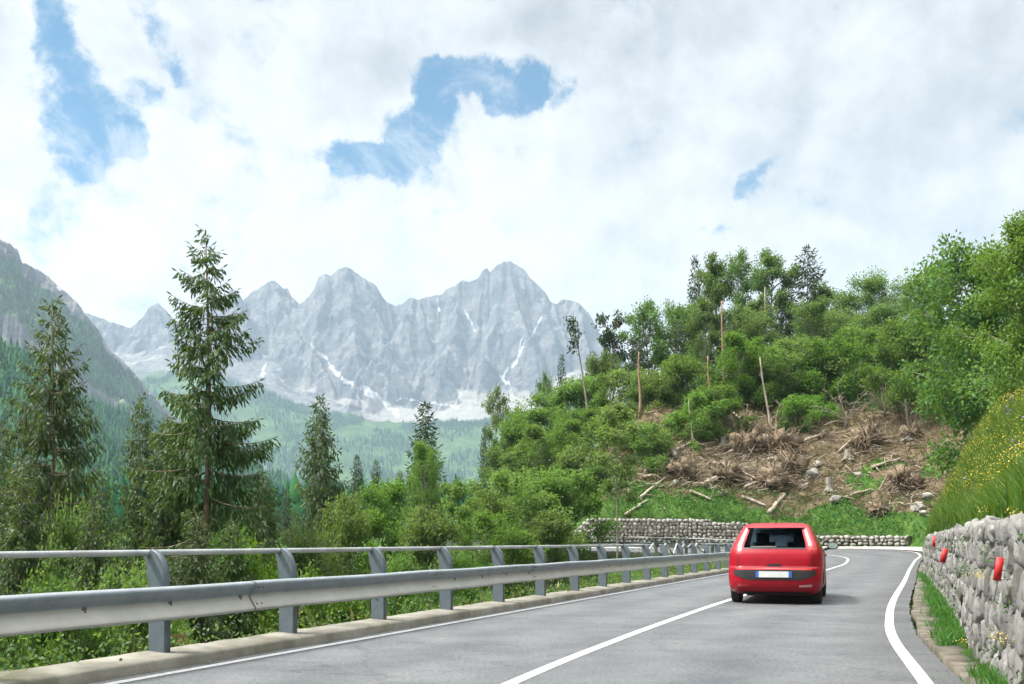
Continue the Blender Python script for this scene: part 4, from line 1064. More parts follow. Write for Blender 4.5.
def guardrail(label, P, first, step, bent=None, rail_gap=None):
    root = empty('guardrail'); tag(root, label, 'guardrail', 'steel guardrails along the road')
    T = np.gradient(P, axis=0); T /= np.linalg.norm(T, axis=1)[:, None]
    s_ = np.concatenate([[0], np.cumsum(np.linalg.norm(np.diff(P, axis=0), axis=1))])
    face = offset(P, .14)
    # the beam in overlapping lengths
    seg_n = 4.1; q0 = first - seg_n * math.ceil(first / seg_n) + 1.3; k = 0
    while q0 < s_[-1] - .3:
        a, b_ = max(q0, 0), min(q0 + seg_n + .16, s_[-1])
        if b_ - a > .4:
            qs = np.arange(a, b_ + 1e-6, .25) if b_ - a > .3 else np.array([a, b_])
            PP = np.stack([np.interp(qs, s_, face[:, 0]), np.interp(qs, s_, face[:, 1])], 1)
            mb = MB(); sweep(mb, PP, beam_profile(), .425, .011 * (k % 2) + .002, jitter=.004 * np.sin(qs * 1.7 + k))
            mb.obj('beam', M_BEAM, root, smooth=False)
            if k < 14:
                for dq in (.05, .13):
                    for dzz, dx_ in ((.10, .078), (-.075, .060)):
                        qa = a + dq; tx, ty = np.interp(qa, s_, T[:, 0]), np.interp(qa, s_, T[:, 1]); rz_ = math.atan2(ty, tx) - math.pi / 2
                        bx_, by_ = np.interp(qa, s_, face[:, 0]), np.interp(qa, s_, face[:, 1])
                        link(RIVET, 'bolt', root, (bx_ + math.cos(rz_) * dx_, by_ + math.sin(rz_) * dx_, .575 + dzz + float(zr(bx_, by_))), rz_)
        q0 += seg_n; k += 1
    # handrail
    q = first; pts = []
    hq = np.arange(0, s_[-1], .5)
    hp = offset(P, -.105)
    hz_ = np.array([.945 + zr(np.interp(u, s_, hp[:, 0]), np.interp(u, s_, hp[:, 1])) for u in hq]).ravel()
    pts = np.stack([np.interp(hq, s_, hp[:, 0]), np.interp(hq, s_, hp[:, 1]), hz_ + .095], 1)
    if bent is not None:
        mb_ = (hq > bent[0]) & (hq < bent[1]); pts[mb_, 2] += np.array([.0, -.14, .02, -.20, -.26, .03, -.12, -.3, .02, -.2, 0, -.1] * 20)[:mb_.sum()]
    hm = MB(); hm.tube(pts, .030, 10); hm.obj('handrail', M_GALV, root, smooth=True)
    n = 0
    while q < s_[-1]:
        x, y = np.interp(q, s_, P[:, 0]), np.interp(q, s_, P[:, 1]); tx, ty = np.interp(q, s_, T[:, 0]), np.interp(q, s_, T[:, 1])
        rz = math.atan2(ty, tx) - math.pi / 2
        z = float(zr(x, y))
        link(POST, 'post', root, (x, y, z + .09), rz)
        if n < 26:
            nx_, ny_ = math.cos(rz), math.sin(rz)
            link(BOLT, 'bolt', root, (x + nx_ * .150, y + ny_ * .150, z + .592), rz)
            link(BOLT, 'bolt', root, (x + nx_ * .151 + tx * (step / 2), y + ny_ * .151 + ty * (step / 2), z + .592), rz)
        q += step; n += 1
    return root

GP = offset(LE, -.52)
sall = np.concatenate([[0], np.cumsum(np.linalg.norm(np.diff(GP, axis=0), axis=1))])
# where along the line the first post seen stands: (-3.31, 9.16)
i0 = np.argmin((GP[:, 0] + 3.31) ** 2 + (GP[:, 1] - 9.16) ** 2); s_first = sall[i0]
i_cut = np.argmin((GP[:, 0] - 11.6) ** 2 + (GP[:, 1] - 47.0) ** 2)
near_line = resample(GP[:i_cut], .25); st = 2.06
guardrail('near grey steel guardrail with curved posts and handrail, on the kerb beside the road', near_line, s_first - st * math.floor(s_first / st), st, bent=(s_first + 18.5, s_first + 27))
far_line = resample(GP[i_cut + 2:], .25); far_line = far_line[(far_line[:, 0] > -5) | (far_line[:, 1] < 60)]
guardrail('far grey steel guardrail returning round the bend below the stone wall', far_line, .8, 2.3)

# ------------------------------------------------------------------ stone walls
def ico(sub):
    bm = bmesh.new(); bmesh.ops.create_icosphere(bm, subdivisions=sub, radius=1)
    V = np.array([v.co[:] for v in bm.verts]); T = np.array([[v.index for v in f.verts] for f in bm.faces]); bm.free(); return V, T
ICO = {k: ico(k) for k in (1, 2, 3)}
def rock(size, r_, sub=2, planes=9, boxy=.0, rough=.08):
    V, T = ICO[sub]; V = V.copy()
    if boxy: V = np.sign(V) * np.abs(V) ** (1 - boxy); V /= np.abs(V).max()
    for _ in range(planes):
        n = r_.normal(size=3); n /= np.linalg.norm(n); d = r_.uniform(.55, .92)
        V -= n * np.maximum(V @ n - d, 0)[:, None] * .92
    ph = r_.uniform(0, 50)
    V *= (1 + rough * (perlin(V[:, 0] * 2 + ph, V[:, 1] * 2 + V[:, 2] * 1.7, 3) + .5 * perlin(V[:, 0] * 5 + ph, V[:, 2] * 5 + V[:, 1] * 4, 4)))[:, None]
    return V * np.asarray(size), T

def stone_mat(name, lo, mid, hi, dirt):
    m, nt, b = new_mat(name); v = coords(nt)
    a = nt.nodes.new('ShaderNodeAttribute'); a.attribute_name = 'rnd'
    base = ramp(nt, [(0, lo), (.5, mid), (1, hi)], a.outputs['Fac'])
    st_ = ramp(nt, [(.3, (.62, .62, .62)), (.5, (1, 1, 1)), (.72, (1.22, 1.2, 1.16))], noise(nt, v, 7, 8, .7, .5))
    mu = N(nt, 'ShaderNodeMix', _data_type='RGBA', _blend_type='MULTIPLY'); mu.inputs[0].default_value = 1
    nt.links.new(base.outputs[0], mu.inputs[6]); nt.links.new(st_.outputs[0], mu.inputs[7])
    f = ramp(nt, [(.56, (0, 0, 0)), (.7, (1, 1, 1))], noise(nt, v, 2.1, 7, .7))
    nt.links.new(mix(nt, f.outputs[0], mu.outputs[2], dirt), b.inputs['Base Color']); b.inputs['Roughness'].default_value = .92
    bump(nt, b, noise(nt, v, 22, 8, .72), .75, .03); return m
M_ROCK = stone_mat('wall_limestone', (0.0985, 0.09743, 0.09302), (0.1806, 0.1778, 0.1669), (0.2572, 0.2517, 0.2408), (0.08755, 0.07934, 0.05746))
M_ROCK2 = stone_mat('far_wall_limestone', (0.1805, 0.171, 0.1615), (0.285, 0.2755, 0.2565), (0.38, 0.3657, 0.3372), (0.1615, 0.1472, 0.114))
M_MORTAR = pmat('wall_core', (0.05, 0.046, 0.039), (0.085, 0.0775, 0.065), 8, .95, 20, .5, .02)

def stone_wall(label, P, hfun, row, wid, depth, sub, mat, seed, boxy, rough, core_back=.98, name='stone_wall'):
    r_ = np.random.default_rng(seed); root = empty(name); tag(root, label, 'wall')
    s_ = np.concatenate([[0], np.cumsum(np.linalg.norm(np.diff(P, axis=0), axis=1))])
    T = np.gradient(P, axis=0); T /= np.linalg.norm(T, axis=1)[:, None]
    mb = MB(); qs = np.linspace(0, s_[-1], 200)
    hmax = max(hfun(np.interp(qs, s_, P[:, 0]), np.interp(qs, s_, P[:, 1])))
    z = -.12; ri = 0
    while z < hmax:
        rh = r_.uniform(*row); q = r_.uniform(0, .3)
        while q < s_[-1]:
            wd = r_.uniform(*wid); hh = rh * r_.uniform(.82, 1.28)
            x, y = np.interp(q + wd / 2, s_, P[:, 0]), np.interp(q + wd / 2, s_, P[:, 1])
            top = float(hfun(np.array([x]), np.array([y]))[0])
            if z + rh * .55 < top:
                tx, ty = np.interp(q + wd / 2, s_, T[:, 0]), np.interp(q + wd / 2, s_, T[:, 1])
                V, Tt = rock((wd * .57, depth * r_.uniform(.85, 1.12), hh * .60), r_, sub, 9, boxy, rough)
                roll = r_.normal() * .16; c, s2 = math.cos(roll), math.sin(roll)
                vx = V[:, 0] * c - V[:, 2] * s2; vz = V[:, 0] * s2 + V[:, 2] * c
                # local x along the wall, y into it (to the right of the line)
                Wd = np.stack([x + vx * tx + (V[:, 1] + depth * .55) * ty, y + vx * ty - (V[:, 1] + depth * .55) * tx, vz + z + rh / 2 + float(zr(x, y)) + r_.normal() * .02], 1)
                mb.add(Wd, T=Tt, a=float(np.clip(r_.normal(.5, .24), 0, 1)))
            q += wd * .98
        z += rh * .96; ri += 1
    mb.obj('stonework', mat, root, smooth=True)
    cm = MB(); A = offset(P, depth * .55); B = offset(P, core_back); k = len(P)
    hz_ = hfun(P[:, 0], P[:, 1]) - .07; z0 = zr(P[:, 0], P[:, 1])
    V = np.stack([np.c_[A, z0 - .3], np.c_[A, z0 + hz_], np.c_[B, z0 + hz_], np.c_[B, z0 - .3]], 1).reshape(-1, 3)
    i = np.arange(k - 1)[:, None] * 4; j = np.arange(4)[None]
    cm.add(V, np.stack([i + j, i + 4 + j, i + 4 + (j + 1) % 4, i + (j + 1) % 4], -1).reshape(-1, 4), )
    cm.add(V[[0, 1, 2, 3, -4, -3, -2, -1]], [[3, 2, 1, 0], [4, 5, 6, 7]])
    cm.obj('core', M_MORTAR, root)
    return root

def pick(P, y0, y1, far=False, x0=None, x1=None):
    k = (P[:, 1] >= y0) & (P[:, 1] <= y1)
    if x0 is not None: k &= (P[:, 0] >= x0) & (P[:, 0] <= x1)
    return P[k]
nearW = resample(pick(WP, -9.0, 34.0, x0=-5, x1=15), .2)
stone_wall('rough grey boulder wall with red markers along the right edge of the road', nearW,
           lambda x, y: np.where(y < 30, 1.24 + .14 * sstep(8, 29, y), (1.38 - (y - 30) * .14)), (.16, .29), (.12, .25), .095, 3, M_ROCK, 4, .50, .24)
farW = resample(WP[(WP[:, 1] > 75.2) & (WP[:, 1] < 82) & (WP[:, 0] > 1.5) & (WP[:, 0] < 31)], .3)
splitx = 21.0
FW = farW
hf = lambda x, y: np.interp(x, [1.0, 2.5, 4.6, 6.2, 14, 18.5, 21], [.2, .6, 1.3, 2.4, 2.35, 1.9, 1.6])
stone_wall('grey coursed stone retaining wall behind the bend, left of the red car', FW[FW[:, 0] < splitx], hf, (.20, .32), (.22, .46), .22, 1, M_ROCK2, 6, .45, .10)
stone_wall('low pale stone wall behind the bend, right of the red car', FW[FW[:, 0] >= splitx - .1], lambda x, y: 1.15 + 0 * x - .02 * (x - 21), (.22, .34), (.3, .6), .22, 1, M_ROCK2, 8, .45, .10)

# ------------------------------------------------------------------ red markers on the wall
M_RED = pmat('red_reflector', (.40, .008, .01), (.48, .014, .014), 30, .6)
M_WHITE = pmat('grey_bracket', (.36, .36, .35), (.5, .5, .49), 20, .5, metal=.3)
def marker(px, py, Y, hgt, wd, label, tilt):
    p = at(px, py, Y); root = empty('reflector_marker', p, -.35)
    tag(root, label, 'road marker', 'red markers on the boulder wall')
    mb = MB(); c, s2 = math.cos(tilt), math.sin(tilt); M_ = np.array([[c, 0, s2], [0, 1, 0], [-s2, 0, c]])
    mb.box((0, 0, 0), (wd, .012, hgt), M=M_); mb.obj('reflector', M_RED, root)
    pb = MB(); pb.box(M_ @ np.array([0, .013, -.10]), (wd * .3, .008, hgt * 1.5), M=M_); pb.tube([(0, .02, 0), (.09, .16, -.02)], .006, 6); pb.tube([(0, .02, -hgt * .45), (.09, .16, -hgt * .45)], .006, 6)
    pb.obj('bracket', M_WHITE, root)
marker(998.5, 569, 6.55, .155, .046, 'nearest red marker plate on the boulder wall', .13)
marker(944, 555.5, 15.5, .22, .085, 'middle red marker plate on the boulder wall', .2)
marker(934.5, 541.5, 23.4, .25, .09, 'farthest red marker plate at the far end of the boulder wall', .1)

# ------------------------------------------------------------------ house in the valley
def house():
    Y = 300; x = (392 - CX) / F * Y; z = H1(x, Y); top = EYE + (HY - 487) / F * Y
    root = empty('house', (x, Y, z - .3), .5); tag(root, 'distant house with a red roof among the valley trees', 'house')
    h = top - z; e = h * .62
    MB().box((0, 0, e / 2), (7, 9, e)).obj('wall', pmat('render_wall', (.6, .57, .5), (.68, .65, .58), 2, .9), root)
    rb = MB(); V = [(-4.1, -5, e), (4.1, -5, e), (4.1, 5, e), (-4.1, 5, e), (0, -5, h), (0, 5, h)]
    rb.add(V, [[0, 4, 5, 3], [1, 2, 5, 4]], [[0, 1, 4], [3, 5, 2]]).obj('roof', pmat('red_roof', (.30, .07, .04), (.42, .12, .07), 3, .8), root)
    for yy in (-2.5, 0, 2.5):
        for s2 in (-1, 1): MB().box((3.52 * s2, yy, e * .55), (.08, .9, 1.2)).obj('window', pmat('window_glass', (.05, .06, .07), (.08, .09, .1), 3, .2), root)
house()
# ------------------------------------------------------------------ the red hatchback
def smat(name, col, rough, metal=0, coat=0, spec=.5):
    m, nt, b = new_mat(name); v = coords(nt)
    r = ramp(nt, [(.35, tuple(c * .9 for c in col)), (.65, tuple(min(1, c * 1.08) for c in col))], noise(nt, v, 6, 6, .6))
    nt.links.new(r.outputs[0], b.inputs['Base Color'])
    rr = N(nt, 'ShaderNodeMapRange'); nt.links.new(noise(nt, v, 3.5, 5, .6), rr.inputs[0]); rr.inputs['To Min'].default_value = max(.02, rough - .08); rr.inputs['To Max'].default_value = rough + .1
    nt.links.new(rr.outputs[0], b.inputs['Roughness'])
    b.inputs['Metallic'].default_value = metal; b.inputs['Coat Weight'].default_value = coat; b.inputs['Coat Roughness'].default_value = .08; b.inputs['Specular IOR Level'].default_value = spec
    return m
M_PAINT = smat('red_car_paint', (0.27, 0.003, 0.012), .36, 0, .25, .22)
M_BLACK = smat('black_plastic', (.018, .018, .02), .45)
M_TYRE = smat('tyre_rubber', (.018, .018, .018), .85)
M_RIM = smat('alloy_rim', (.42, .43, .44), .35, .7)
M_LAMP = smat('tail_lamp_red', (.36, .012, .012), .2, 0, .5)
M_LAMPC = smat('lamp_clear', (.42, .24, .24), .3, 0, .1)
M_PLATE = smat('plate_white', (0.5328, 0.5472, 0.5472), .4)
M_BLUE = smat('plate_blue', (.03, .12, .42), .4)
M_SEAT = smat('seat_cloth', (.03, .032, .036), .9)
M_GLASS, nt, b = new_mat('tinted_glass')
g1 = nt.nodes.new('ShaderNodeBsdfTransparent'); g1.inputs[0].default_value = (.80, .90, .95, 1)
g2 = nt.nodes.new('ShaderNodeBsdfGlossy'); g2.inputs[0].default_value = (.9, .95, 1, 1); g2.inputs['Roughness'].default_value = 0
fr_ = nt.nodes.new('ShaderNodeFresnel'); fr_.inputs[0].default_value = 1.33
ms_ = nt.nodes.new('ShaderNodeMixShader'); nt.links.new(fr_.outputs[0], ms_.inputs[0]); nt.links.new(g1.outputs[0], ms_.inputs[1]); nt.links.new(g2.outputs[0], ms_.inputs[2])
nt.links.new(ms_.outputs[0], nt.nodes['Material Output'].inputs['Surface'])

RAW = np.array([  # z, half width, rear y, front y, rear corner radius
 (.17,.70,.20,3.80,.26),(.22,.79,.10,3.92,.30),(.30,.825,.035,4.0,.33),(.40,.838,.005,4.03,.34),(.50,.842,.0,4.04,.34),(.60,.842,.004,4.02,.36),(.655,.842,.014,3.99,.36),(.685,.842,.062,3.97,.34),(.76,.842,.066,3.88,.33),(.84,.838,.074,3.66,.31),(.92,.826,.095,3.36,.27),(1.0,.80,.135,3.05,.25),(1.1,.758,.20,2.80,.22),(1.2,.71,.275,2.58,.20),(1.3,.662,.36,2.37,.18),(1.38,.62,.44,2.20,.16),(1.43,.585,.50,2.06,.16),(1.463,.54,.58,1.93,.17),(1.482,.46,.70,1.78,.2),(1.492,.32,.90,1.62,.2)])
M_REARGLASS = bpy.data.materials.new('rear_glass'); M_REARGLASS.use_nodes = True; nt = M_REARGLASS.node_tree
g1 = nt.nodes.new('ShaderNodeBsdfTransparent'); g1.inputs[0].default_value = (.60, .78, .88, 1)
nt.links.new(g1.outputs[0], nt.nodes['Material Output'].inputs['Surface'])
def car_row(z): return [np.interp(z, RAW[:, 0], RAW[:, k]) for k in range(1, 5)]
NR, NC_, NS, NF = 12, 9, 56, 12        # columns: half rear, rear corner, side, half front
def outline(z):
    hw, yr, yf, rc = car_row(z); bow = .08; out = []
    for i in range(NR): x = (hw - rc) * i / NR; out.append((x, yr + bow * (x / hw) ** 2))
    y0 = yr + bow * ((hw - rc) / hw) ** 2
    for i in range(NC_):
        a = math.pi / 2 * i / NC_; out.append((hw - rc + rc * math.sin(a), y0 + rc * (1 - math.cos(a))))
    ya = y0 + rc; rf = min(.42, (yf - ya) * .3); yb = yf - rf
    for i in range(NS):
        t = i / NS; y = ya + (yb - ya) * t; out.append((hw * (1 - .10 * max(0, (t - .55) / .45) ** 2 * (1 if z < 1.0 else .4)), y))
    hx = out[-1][0]
    for i in range(9):
        a = math.pi / 2 * i / 9; out.append((hx - .36 * hw + .36 * hw * math.cos(a), yb + rf * math.sin(a)))
    for i in range(NF + 1): out.append(((hx - .36 * hw) * (1 - i / NF), yf + .03 * (i / NF)))
    return out
def rear_y(x, z):
    """where the car's tail stands at a width and a height"""
    hw, yr, yf, rc = car_row(z); x = abs(x); bow = .08
    if x <= hw - rc: return yr + bow * (x / hw) ** 2
    y0 = yr + bow * ((hw - rc) / hw) ** 2; s_ = min(1, (x - hw + rc) / rc)
    return y0 + rc * (1 - math.sqrt(max(0, 1 - s_ * s_)))
WHEELS = [(.72, .70), (.72, 3.20)]

def make_car():
    root = empty('car'); tag(root, 'red five door hatchback driving away on the road, seen from behind', 'car')
    zs = np.concatenate([np.linspace(.17, .45, 9), np.linspace(.48, .64, 6), [.655, .67, .685, .70], np.linspace(.73, .98, 9), np.linspace(1.0, 1.43, 18), [1.45, 1.463, 1.473, 1.482, 1.488, 1.492]])
    rows = [outline(z) for z in zs]; K = len(rows[0]); full = 2 * K - 2
    V = []
    for z, r in zip(zs, rows):
        for (x, y) in r: V.append((x, y, z))
        for (x, y) in r[-2:0:-1]: V.append((-x, y, z))
    V = np.array(V)
    body, glass_r, glass_s, glass_f, lamps = [], [], [], [], []
    A_ = NR; B_ = NR + NC_; C_ = B_ + NS; 
    for i in range(len(zs) - 1):
        zc = (zs[i] + zs[i + 1]) / 2
        for j in range(full):
            q = [i * full + j, i * full + (j + 1) % full, (i + 1) * full + (j + 1) % full, (i + 1) * full + j]
            jj = j if j < K - 1 else full - 1 - j            # mirrored column
            c = V[q].mean(0)
            if abs(c[0]) > .55 and any(math.hypot(c[1] - wy, c[2] - .30) < .345 for _, wy in WHEELS): continue
            t = (jj - B_) / NS
            if 1.02 < zc < 1.40 and jj < A_ - 1 + 1: glass_r.append(q)
            elif .97 < zc < 1.405 and A_ < jj < B_ - 4: lamps.append(q)
            elif 1.0 < zc < 1.385 and B_ + 7 <= jj < C_ - 2 and not (abs(t - .50) < .03) : glass_s.append(q)
            elif 1.0 < zc < 1.41 and jj >= C_ + 4: glass_f.append(q)
            else: body.append(q)
    def sub(name, qs, mat, parent=root):
        u = np.unique(np.array(qs)); mp = -np.ones(len(V), int); mp[u] = np.arange(len(u))
        return MB().add(V[u], mp[np.array(qs)]).obj(name, mat, parent, smooth=True)
    # close the roof and the floor
    n0 = len(V); V = np.concatenate([V, [[0, 1.28, 1.497]], [[0, 2, .17]]])
    bm_ = MB(); u = np.array(body)
    Tt = [[(len(zs) - 1) * full + j, (len(zs) - 1) * full + (j + 1) % full, n0] for j in range(full)]
    Tb = [[(j + 1) % full, j, n0 + 1] for j in range(full)]
    bm_.add(V, u, Tt + Tb).obj('body', M_PAINT, root, smooth=True)
    sub('rear_window', glass_r, M_REARGLASS); sub('windscreen', glass_f, M_GLASS)
    for s_ in (1, -1):
        qs = [q for q in glass_s if V[q].mean(0)[0] * s_ > 0]; sub('side_window', qs, M_GLASS)
        qs = [q for q in lamps if V[q].mean(0)[0] * s_ > 0]; l_ = sub('tail_light', qs, M_LAMP)
        top = [q for q in qs if V[q].mean(0)[2] > 1.04 and rear_y(V[q].mean(0)[0], V[q].mean(0)[2]) - rear_y(0, V[q].mean(0)[2]) < .072]
        # clear upper lens, set just proud
        uu = np.unique(np.array(top)); W_ = V.copy(); cen = np.array([0, 1.5, .9]); d = W_[:, :2] - cen[:2]; W_[:, :2] += d / np.linalg.norm(d, axis=1)[:, None] * .006
        mp = -np.ones(len(V), int); mp[uu] = np.arange(len(uu)); MB().add(W_[uu], mp[np.array(top)]).obj('clear_lens', M_LAMPC, l_, smooth=True)
    # patches laid on the tail
    def patch(name, xs, zf, mat, off, parent=root, n=10):
        P = []; m_ = len(xs)
        for x in xs:
            z0, z1 = zf(x)
            for k in range(n + 1):
                z = z0 + (z1 - z0) * k / n; P.append((x, rear_y(x, z) - off, z))
        P = np.array(P); Qp = [[i * (n + 1) + k, (i + 1) * (n + 1) + k, (i + 1) * (n + 1) + k + 1, i * (n + 1) + k + 1] for i in range(m_ - 1) for k in range(n)]
        Pb = P + np.array([0, off + .02, 0]); mb = MB().add(P, Qp)
        rim = [i * (n + 1) for i in range(m_)] + [(m_ - 1) * (n + 1) + k for k in range(1, n + 1)] + [i * (n + 1) + n for i in range(m_ - 2, -1, -1)] + [k for k in range(n - 1, 0, -1)]
        a_ = np.array(rim); mb.add(np.concatenate([P[a_], Pb[a_]]), [[k, len(a_) + k, len(a_) + (k + 1) % len(a_), (k + 1) % len(a_)] for k in range(len(a_))])
        return mb.obj(name, mat, parent, smooth=True)
    X_ = np.linspace(-.72, .72, 37)
    ins = patch('bumper_insert', X_, lambda x: (.445 + .09 * max(0, (abs(x) - .42) / .30) ** 1.5, .628 - .012 * abs(x)), M_BLACK, .010)
    pl = patch('licence_plate', np.linspace(-.26, .26, 9), lambda x: (.492, .600), M_PLATE, .022, n=3)
    for s_ in (-1, 1):
        patch('plate_band', np.linspace(.262 * s_ - .0, .315 * s_, 3) if s_ > 0 else np.linspace(-.315, -.262, 3), lambda x: (.492, .600), M_BLUE, .022, pl, n=3)
    patch('garnish_strip', np.linspace(-.66, .66, 25), lambda x: (.634 - .012 * abs(x), .662 - .012 * abs(x)), smat('bright_red_trim', (.62, .05, .05), .2, 0, 1), .014, n=2)
    for s_, mt, nm in ((-1, M_LAMP, 'rear_fog_light'), (1, M_LAMPC, 'reversing_light')):
        xs = np.linspace(.44, .66, 9) * s_
        patch(nm, np.sort(xs), lambda x: (.315 + .05 * (abs(x) - .44), .348 + .09 * (abs(x) - .44)), mt, .010, n=3)
    patch('lower_bumper', np.linspace(-.62, .62, 21), lambda x: (.175, .225), M_BLACK, .008, n=2)
    patch('wiper', np.linspace(-.42, .04, 12), lambda x: (1.03, 1.05 + .03 * max(0, .3 - abs(x + .1))), M_BLACK, .02, n=1)
    patch('hatch_gap', np.linspace(-.64, .64, 25), lambda x: (.672, .680), M_BLACK, .004, n=1)
    patch('window_surround', np.linspace(-.55, .55, 21), lambda x: (1.008, 1.026), M_BLACK, .008, n=1)
    for s_ in (-1, 1): patch('hatch_gap', np.linspace(.648, .658, 3) * s_ if s_ > 0 else np.linspace(-.658, -.648, 3), lambda x: (.68, 1.0), M_BLACK, .004, n=6)
    patch('hatch_handle', np.linspace(-.12, .12, 5), lambda x: (.70, .735), M_BLACK, .008, n=2)
    patch('spoiler', np.linspace(-.52, .52, 21), lambda x: (1.392, 1.425), M_PAINT, .05, n=3)
    am = MB(); am.tube([(-.02, .86, 1.48), (-.02, .78, 1.60), (-.02, .70, 1.69)], [.008, .006, .004], 6); am.obj('antenna', M_BLACK, root)
    for s_ in (1, -1):
        mb = MB(); V_, T_ = ICO[3]; Vm = V_ * np.array([.115, .085, .075]); Vm[:, 1] = np.where(Vm[:, 1] < -.03, -.03, Vm[:, 1])
        mb.add(Vm + np.array([.965 * s_, 2.72, 1.05]), T=T_); mb.tube([(.80 * s_, 2.76, .98), (.90 * s_, 2.74, 1.01)], .03, 8)
        mi = mb.obj('door_mirror', M_BLACK, root, smooth=True)
        g_ = MB(); th = np.linspace(0, 2 * np.pi, 21)[:-1]; Pm = np.stack([.965 * s_ + np.cos(th) * .092, np.full(20, 2.684), 1.05 + np.sin(th) * .056], 1)
        g_.add(np.concatenate([Pm, [[.965 * s_, 2.684, 1.05]]]), T=[[k, (k + 1) % 20, 20] for k in range(20)]); g_.obj('mirror_glass', smat('mirror_silver', (.62, .72, .78), .05, 1), mi)
        # door seams and handle
        sm = MB()
        for yy in (1.18, 2.12):
            sm.tube([(car_row(z)[0] * s_ * (1.0 if yy < 2 else .995) + .001 * s_, yy, z) for z in np.linspace(.34, .98, 8)], .006, 4)
        sm.obj('door_seam', M_BLACK, root)
        hd = MB(); 
        for yy in (1.32, 2.3): hd.box((car_row(.86)[0] * s_ * .995, yy, .87), (.05, .18, .03))
        hd.obj('door_handle', M_PAINT, root)
    # wheels
    prof = [(.19, -.095), (.235, -.098), (.285, -.09), (.302, -.06), (.305, 0), (.302, .06), (.285, .09), (.235, .098), (.19, .095)]
    n = 36; th = np.arange(n) / n * 2 * np.pi
    Vt = np.concatenate([np.stack([np.full(n, o_), np.cos(th) * r, np.sin(th) * r], 1) for r, o_ in prof]); kq = len(prof)
    Qt = [[i * n + j, i * n + (j + 1) % n, (i + 1) * n + (j + 1) % n, (i + 1) * n + j] for i in range(kq - 1) for j in range(n)]
    tyre = MB().add(Vt, Qt).mesh('tyre', M_TYRE, True)
    rm = MB(); rm.tube([(-.08, 0, 0), (.07, 0, 0)], .192, 28, cap=True)
    for k in range(5):
        a_ = k / 5 * 6.283; rm.box((.078, math.cos(a_) * .1, math.sin(a_) * .1), (.02, .19, .045), M=[[1, 0, 0], [0, math.cos(a_), -math.sin(a_)], [0, math.sin(a_), math.cos(a_)]])
    rim = rm.mesh('rim', M_RIM)
    for wx, wy in WHEELS:
        for s_ in (1, -1):
            w_ = empty('wheel'); w_.parent = root; w_.location = (wx * s_, wy, .30)
            if s_ < 0: w_.rotation_euler = (0, 0, math.pi)
            for me, nm in ((tyre, 'tyre'), (rim, 'rim')): link(me, nm, w_, (0, 0, 0), 0)
    ub = MB(); ub.box((0, 1.95, .40), (1.12, 3.4, .42)); ub.box((0, .62, .28), (1.0, .6, .16)); ub.obj('underbody', M_BLACK, root)
    # seats seen through the glass
    for x in (-.36, .36):
        sb = MB(); sb.box((x, 2.02, .82), (.48, .13, .62)); sb.box((x, 2.02, 1.215), (.25, .10, .20)); sb.box((x, 2.28, .62), (.48, .5, .14)); sb.obj('front_seat', M_SEAT, root)
    sb = MB(); sb.box((0, .98, .78), (1.20, .14, .46)); sb.box((-.38, .98, 1.06), (.24, .09, .12)); sb.box((.38, .98, 1.06), (.24, .09, .12)); sb.obj('rear_seat', M_SEAT, root)
    sb = MB(); sb.box((0, 3.0, .86), (1.3, .5, .2)); sb.box((0, 2.42, 1.31), (.20, .02, .06)); sb.obj('dashboard', M_SEAT, root)
    return root
car = make_car()
cx_, cy_ = 4.72, 17.95
ha = R(-19.0)
car.rotation_euler = (0, 0, ha); car.location = (cx_, cy_, .002)
# ------------------------------------------------------------------ the felled slope: logs, roots, stumps, boulders, dead wood
def ground_at_px(px, py, n=700):
    """the point of the far slope that lies on a line of sight"""
    Ys = np.linspace(58, 130, n); X = (px - CX) / F * Ys; Z = EYE + (HY - py) / F * Ys
    hh = H(X, Ys); k = np.argmax(hh > Z)
    if not (hh > Z).any(): k = np.argmax(hh - Z)
    return Vector((X[k], Ys[k], hh[k])), float(Ys[k])

def log(px0, py0, px1, py1, r0, r1, label, lift=.12, dz=(0, 0), name='log', mat=None, group='logs on the felled slope', cat='log'):
    a, Ya = ground_at_px(px0, py0); b_, Yb = ground_at_px(px1, py1)
    # a rigid stem: lies on the slope along its length
    a = np.array(a) + [0, 0, lift + dz[0]]; b_ = np.array(b_) + [0, 0, lift + dz[1]]
    root = empty(name, a); tag(root, label, cat, group)
    d = b_ - a; n = 9; pts = [d * t + np.array([0, 0, .05 * math.sin(t * 3)]) + rng.normal(size=3) * .02 for t in np.linspace(0, 1, n)]
    mb = MB(); mb.tube(pts, [r0 + (r1 - r0) * t for t in np.linspace(0, 1, n)], 10); sb = mb
    for k in range(random.randint(2, 5)):
        t = random.uniform(.2, .95); p = d * t; v = rng.normal(size=3); v[2] = abs(v[2]) * .8; v /= np.linalg.norm(v)
        sb.tube([p, p + v * random.uniform(.25, .6)], [r1 * .4 + .01, .01], 5)
    mb.obj('trunk', mat or M_WOOD, root, smooth=True); return root

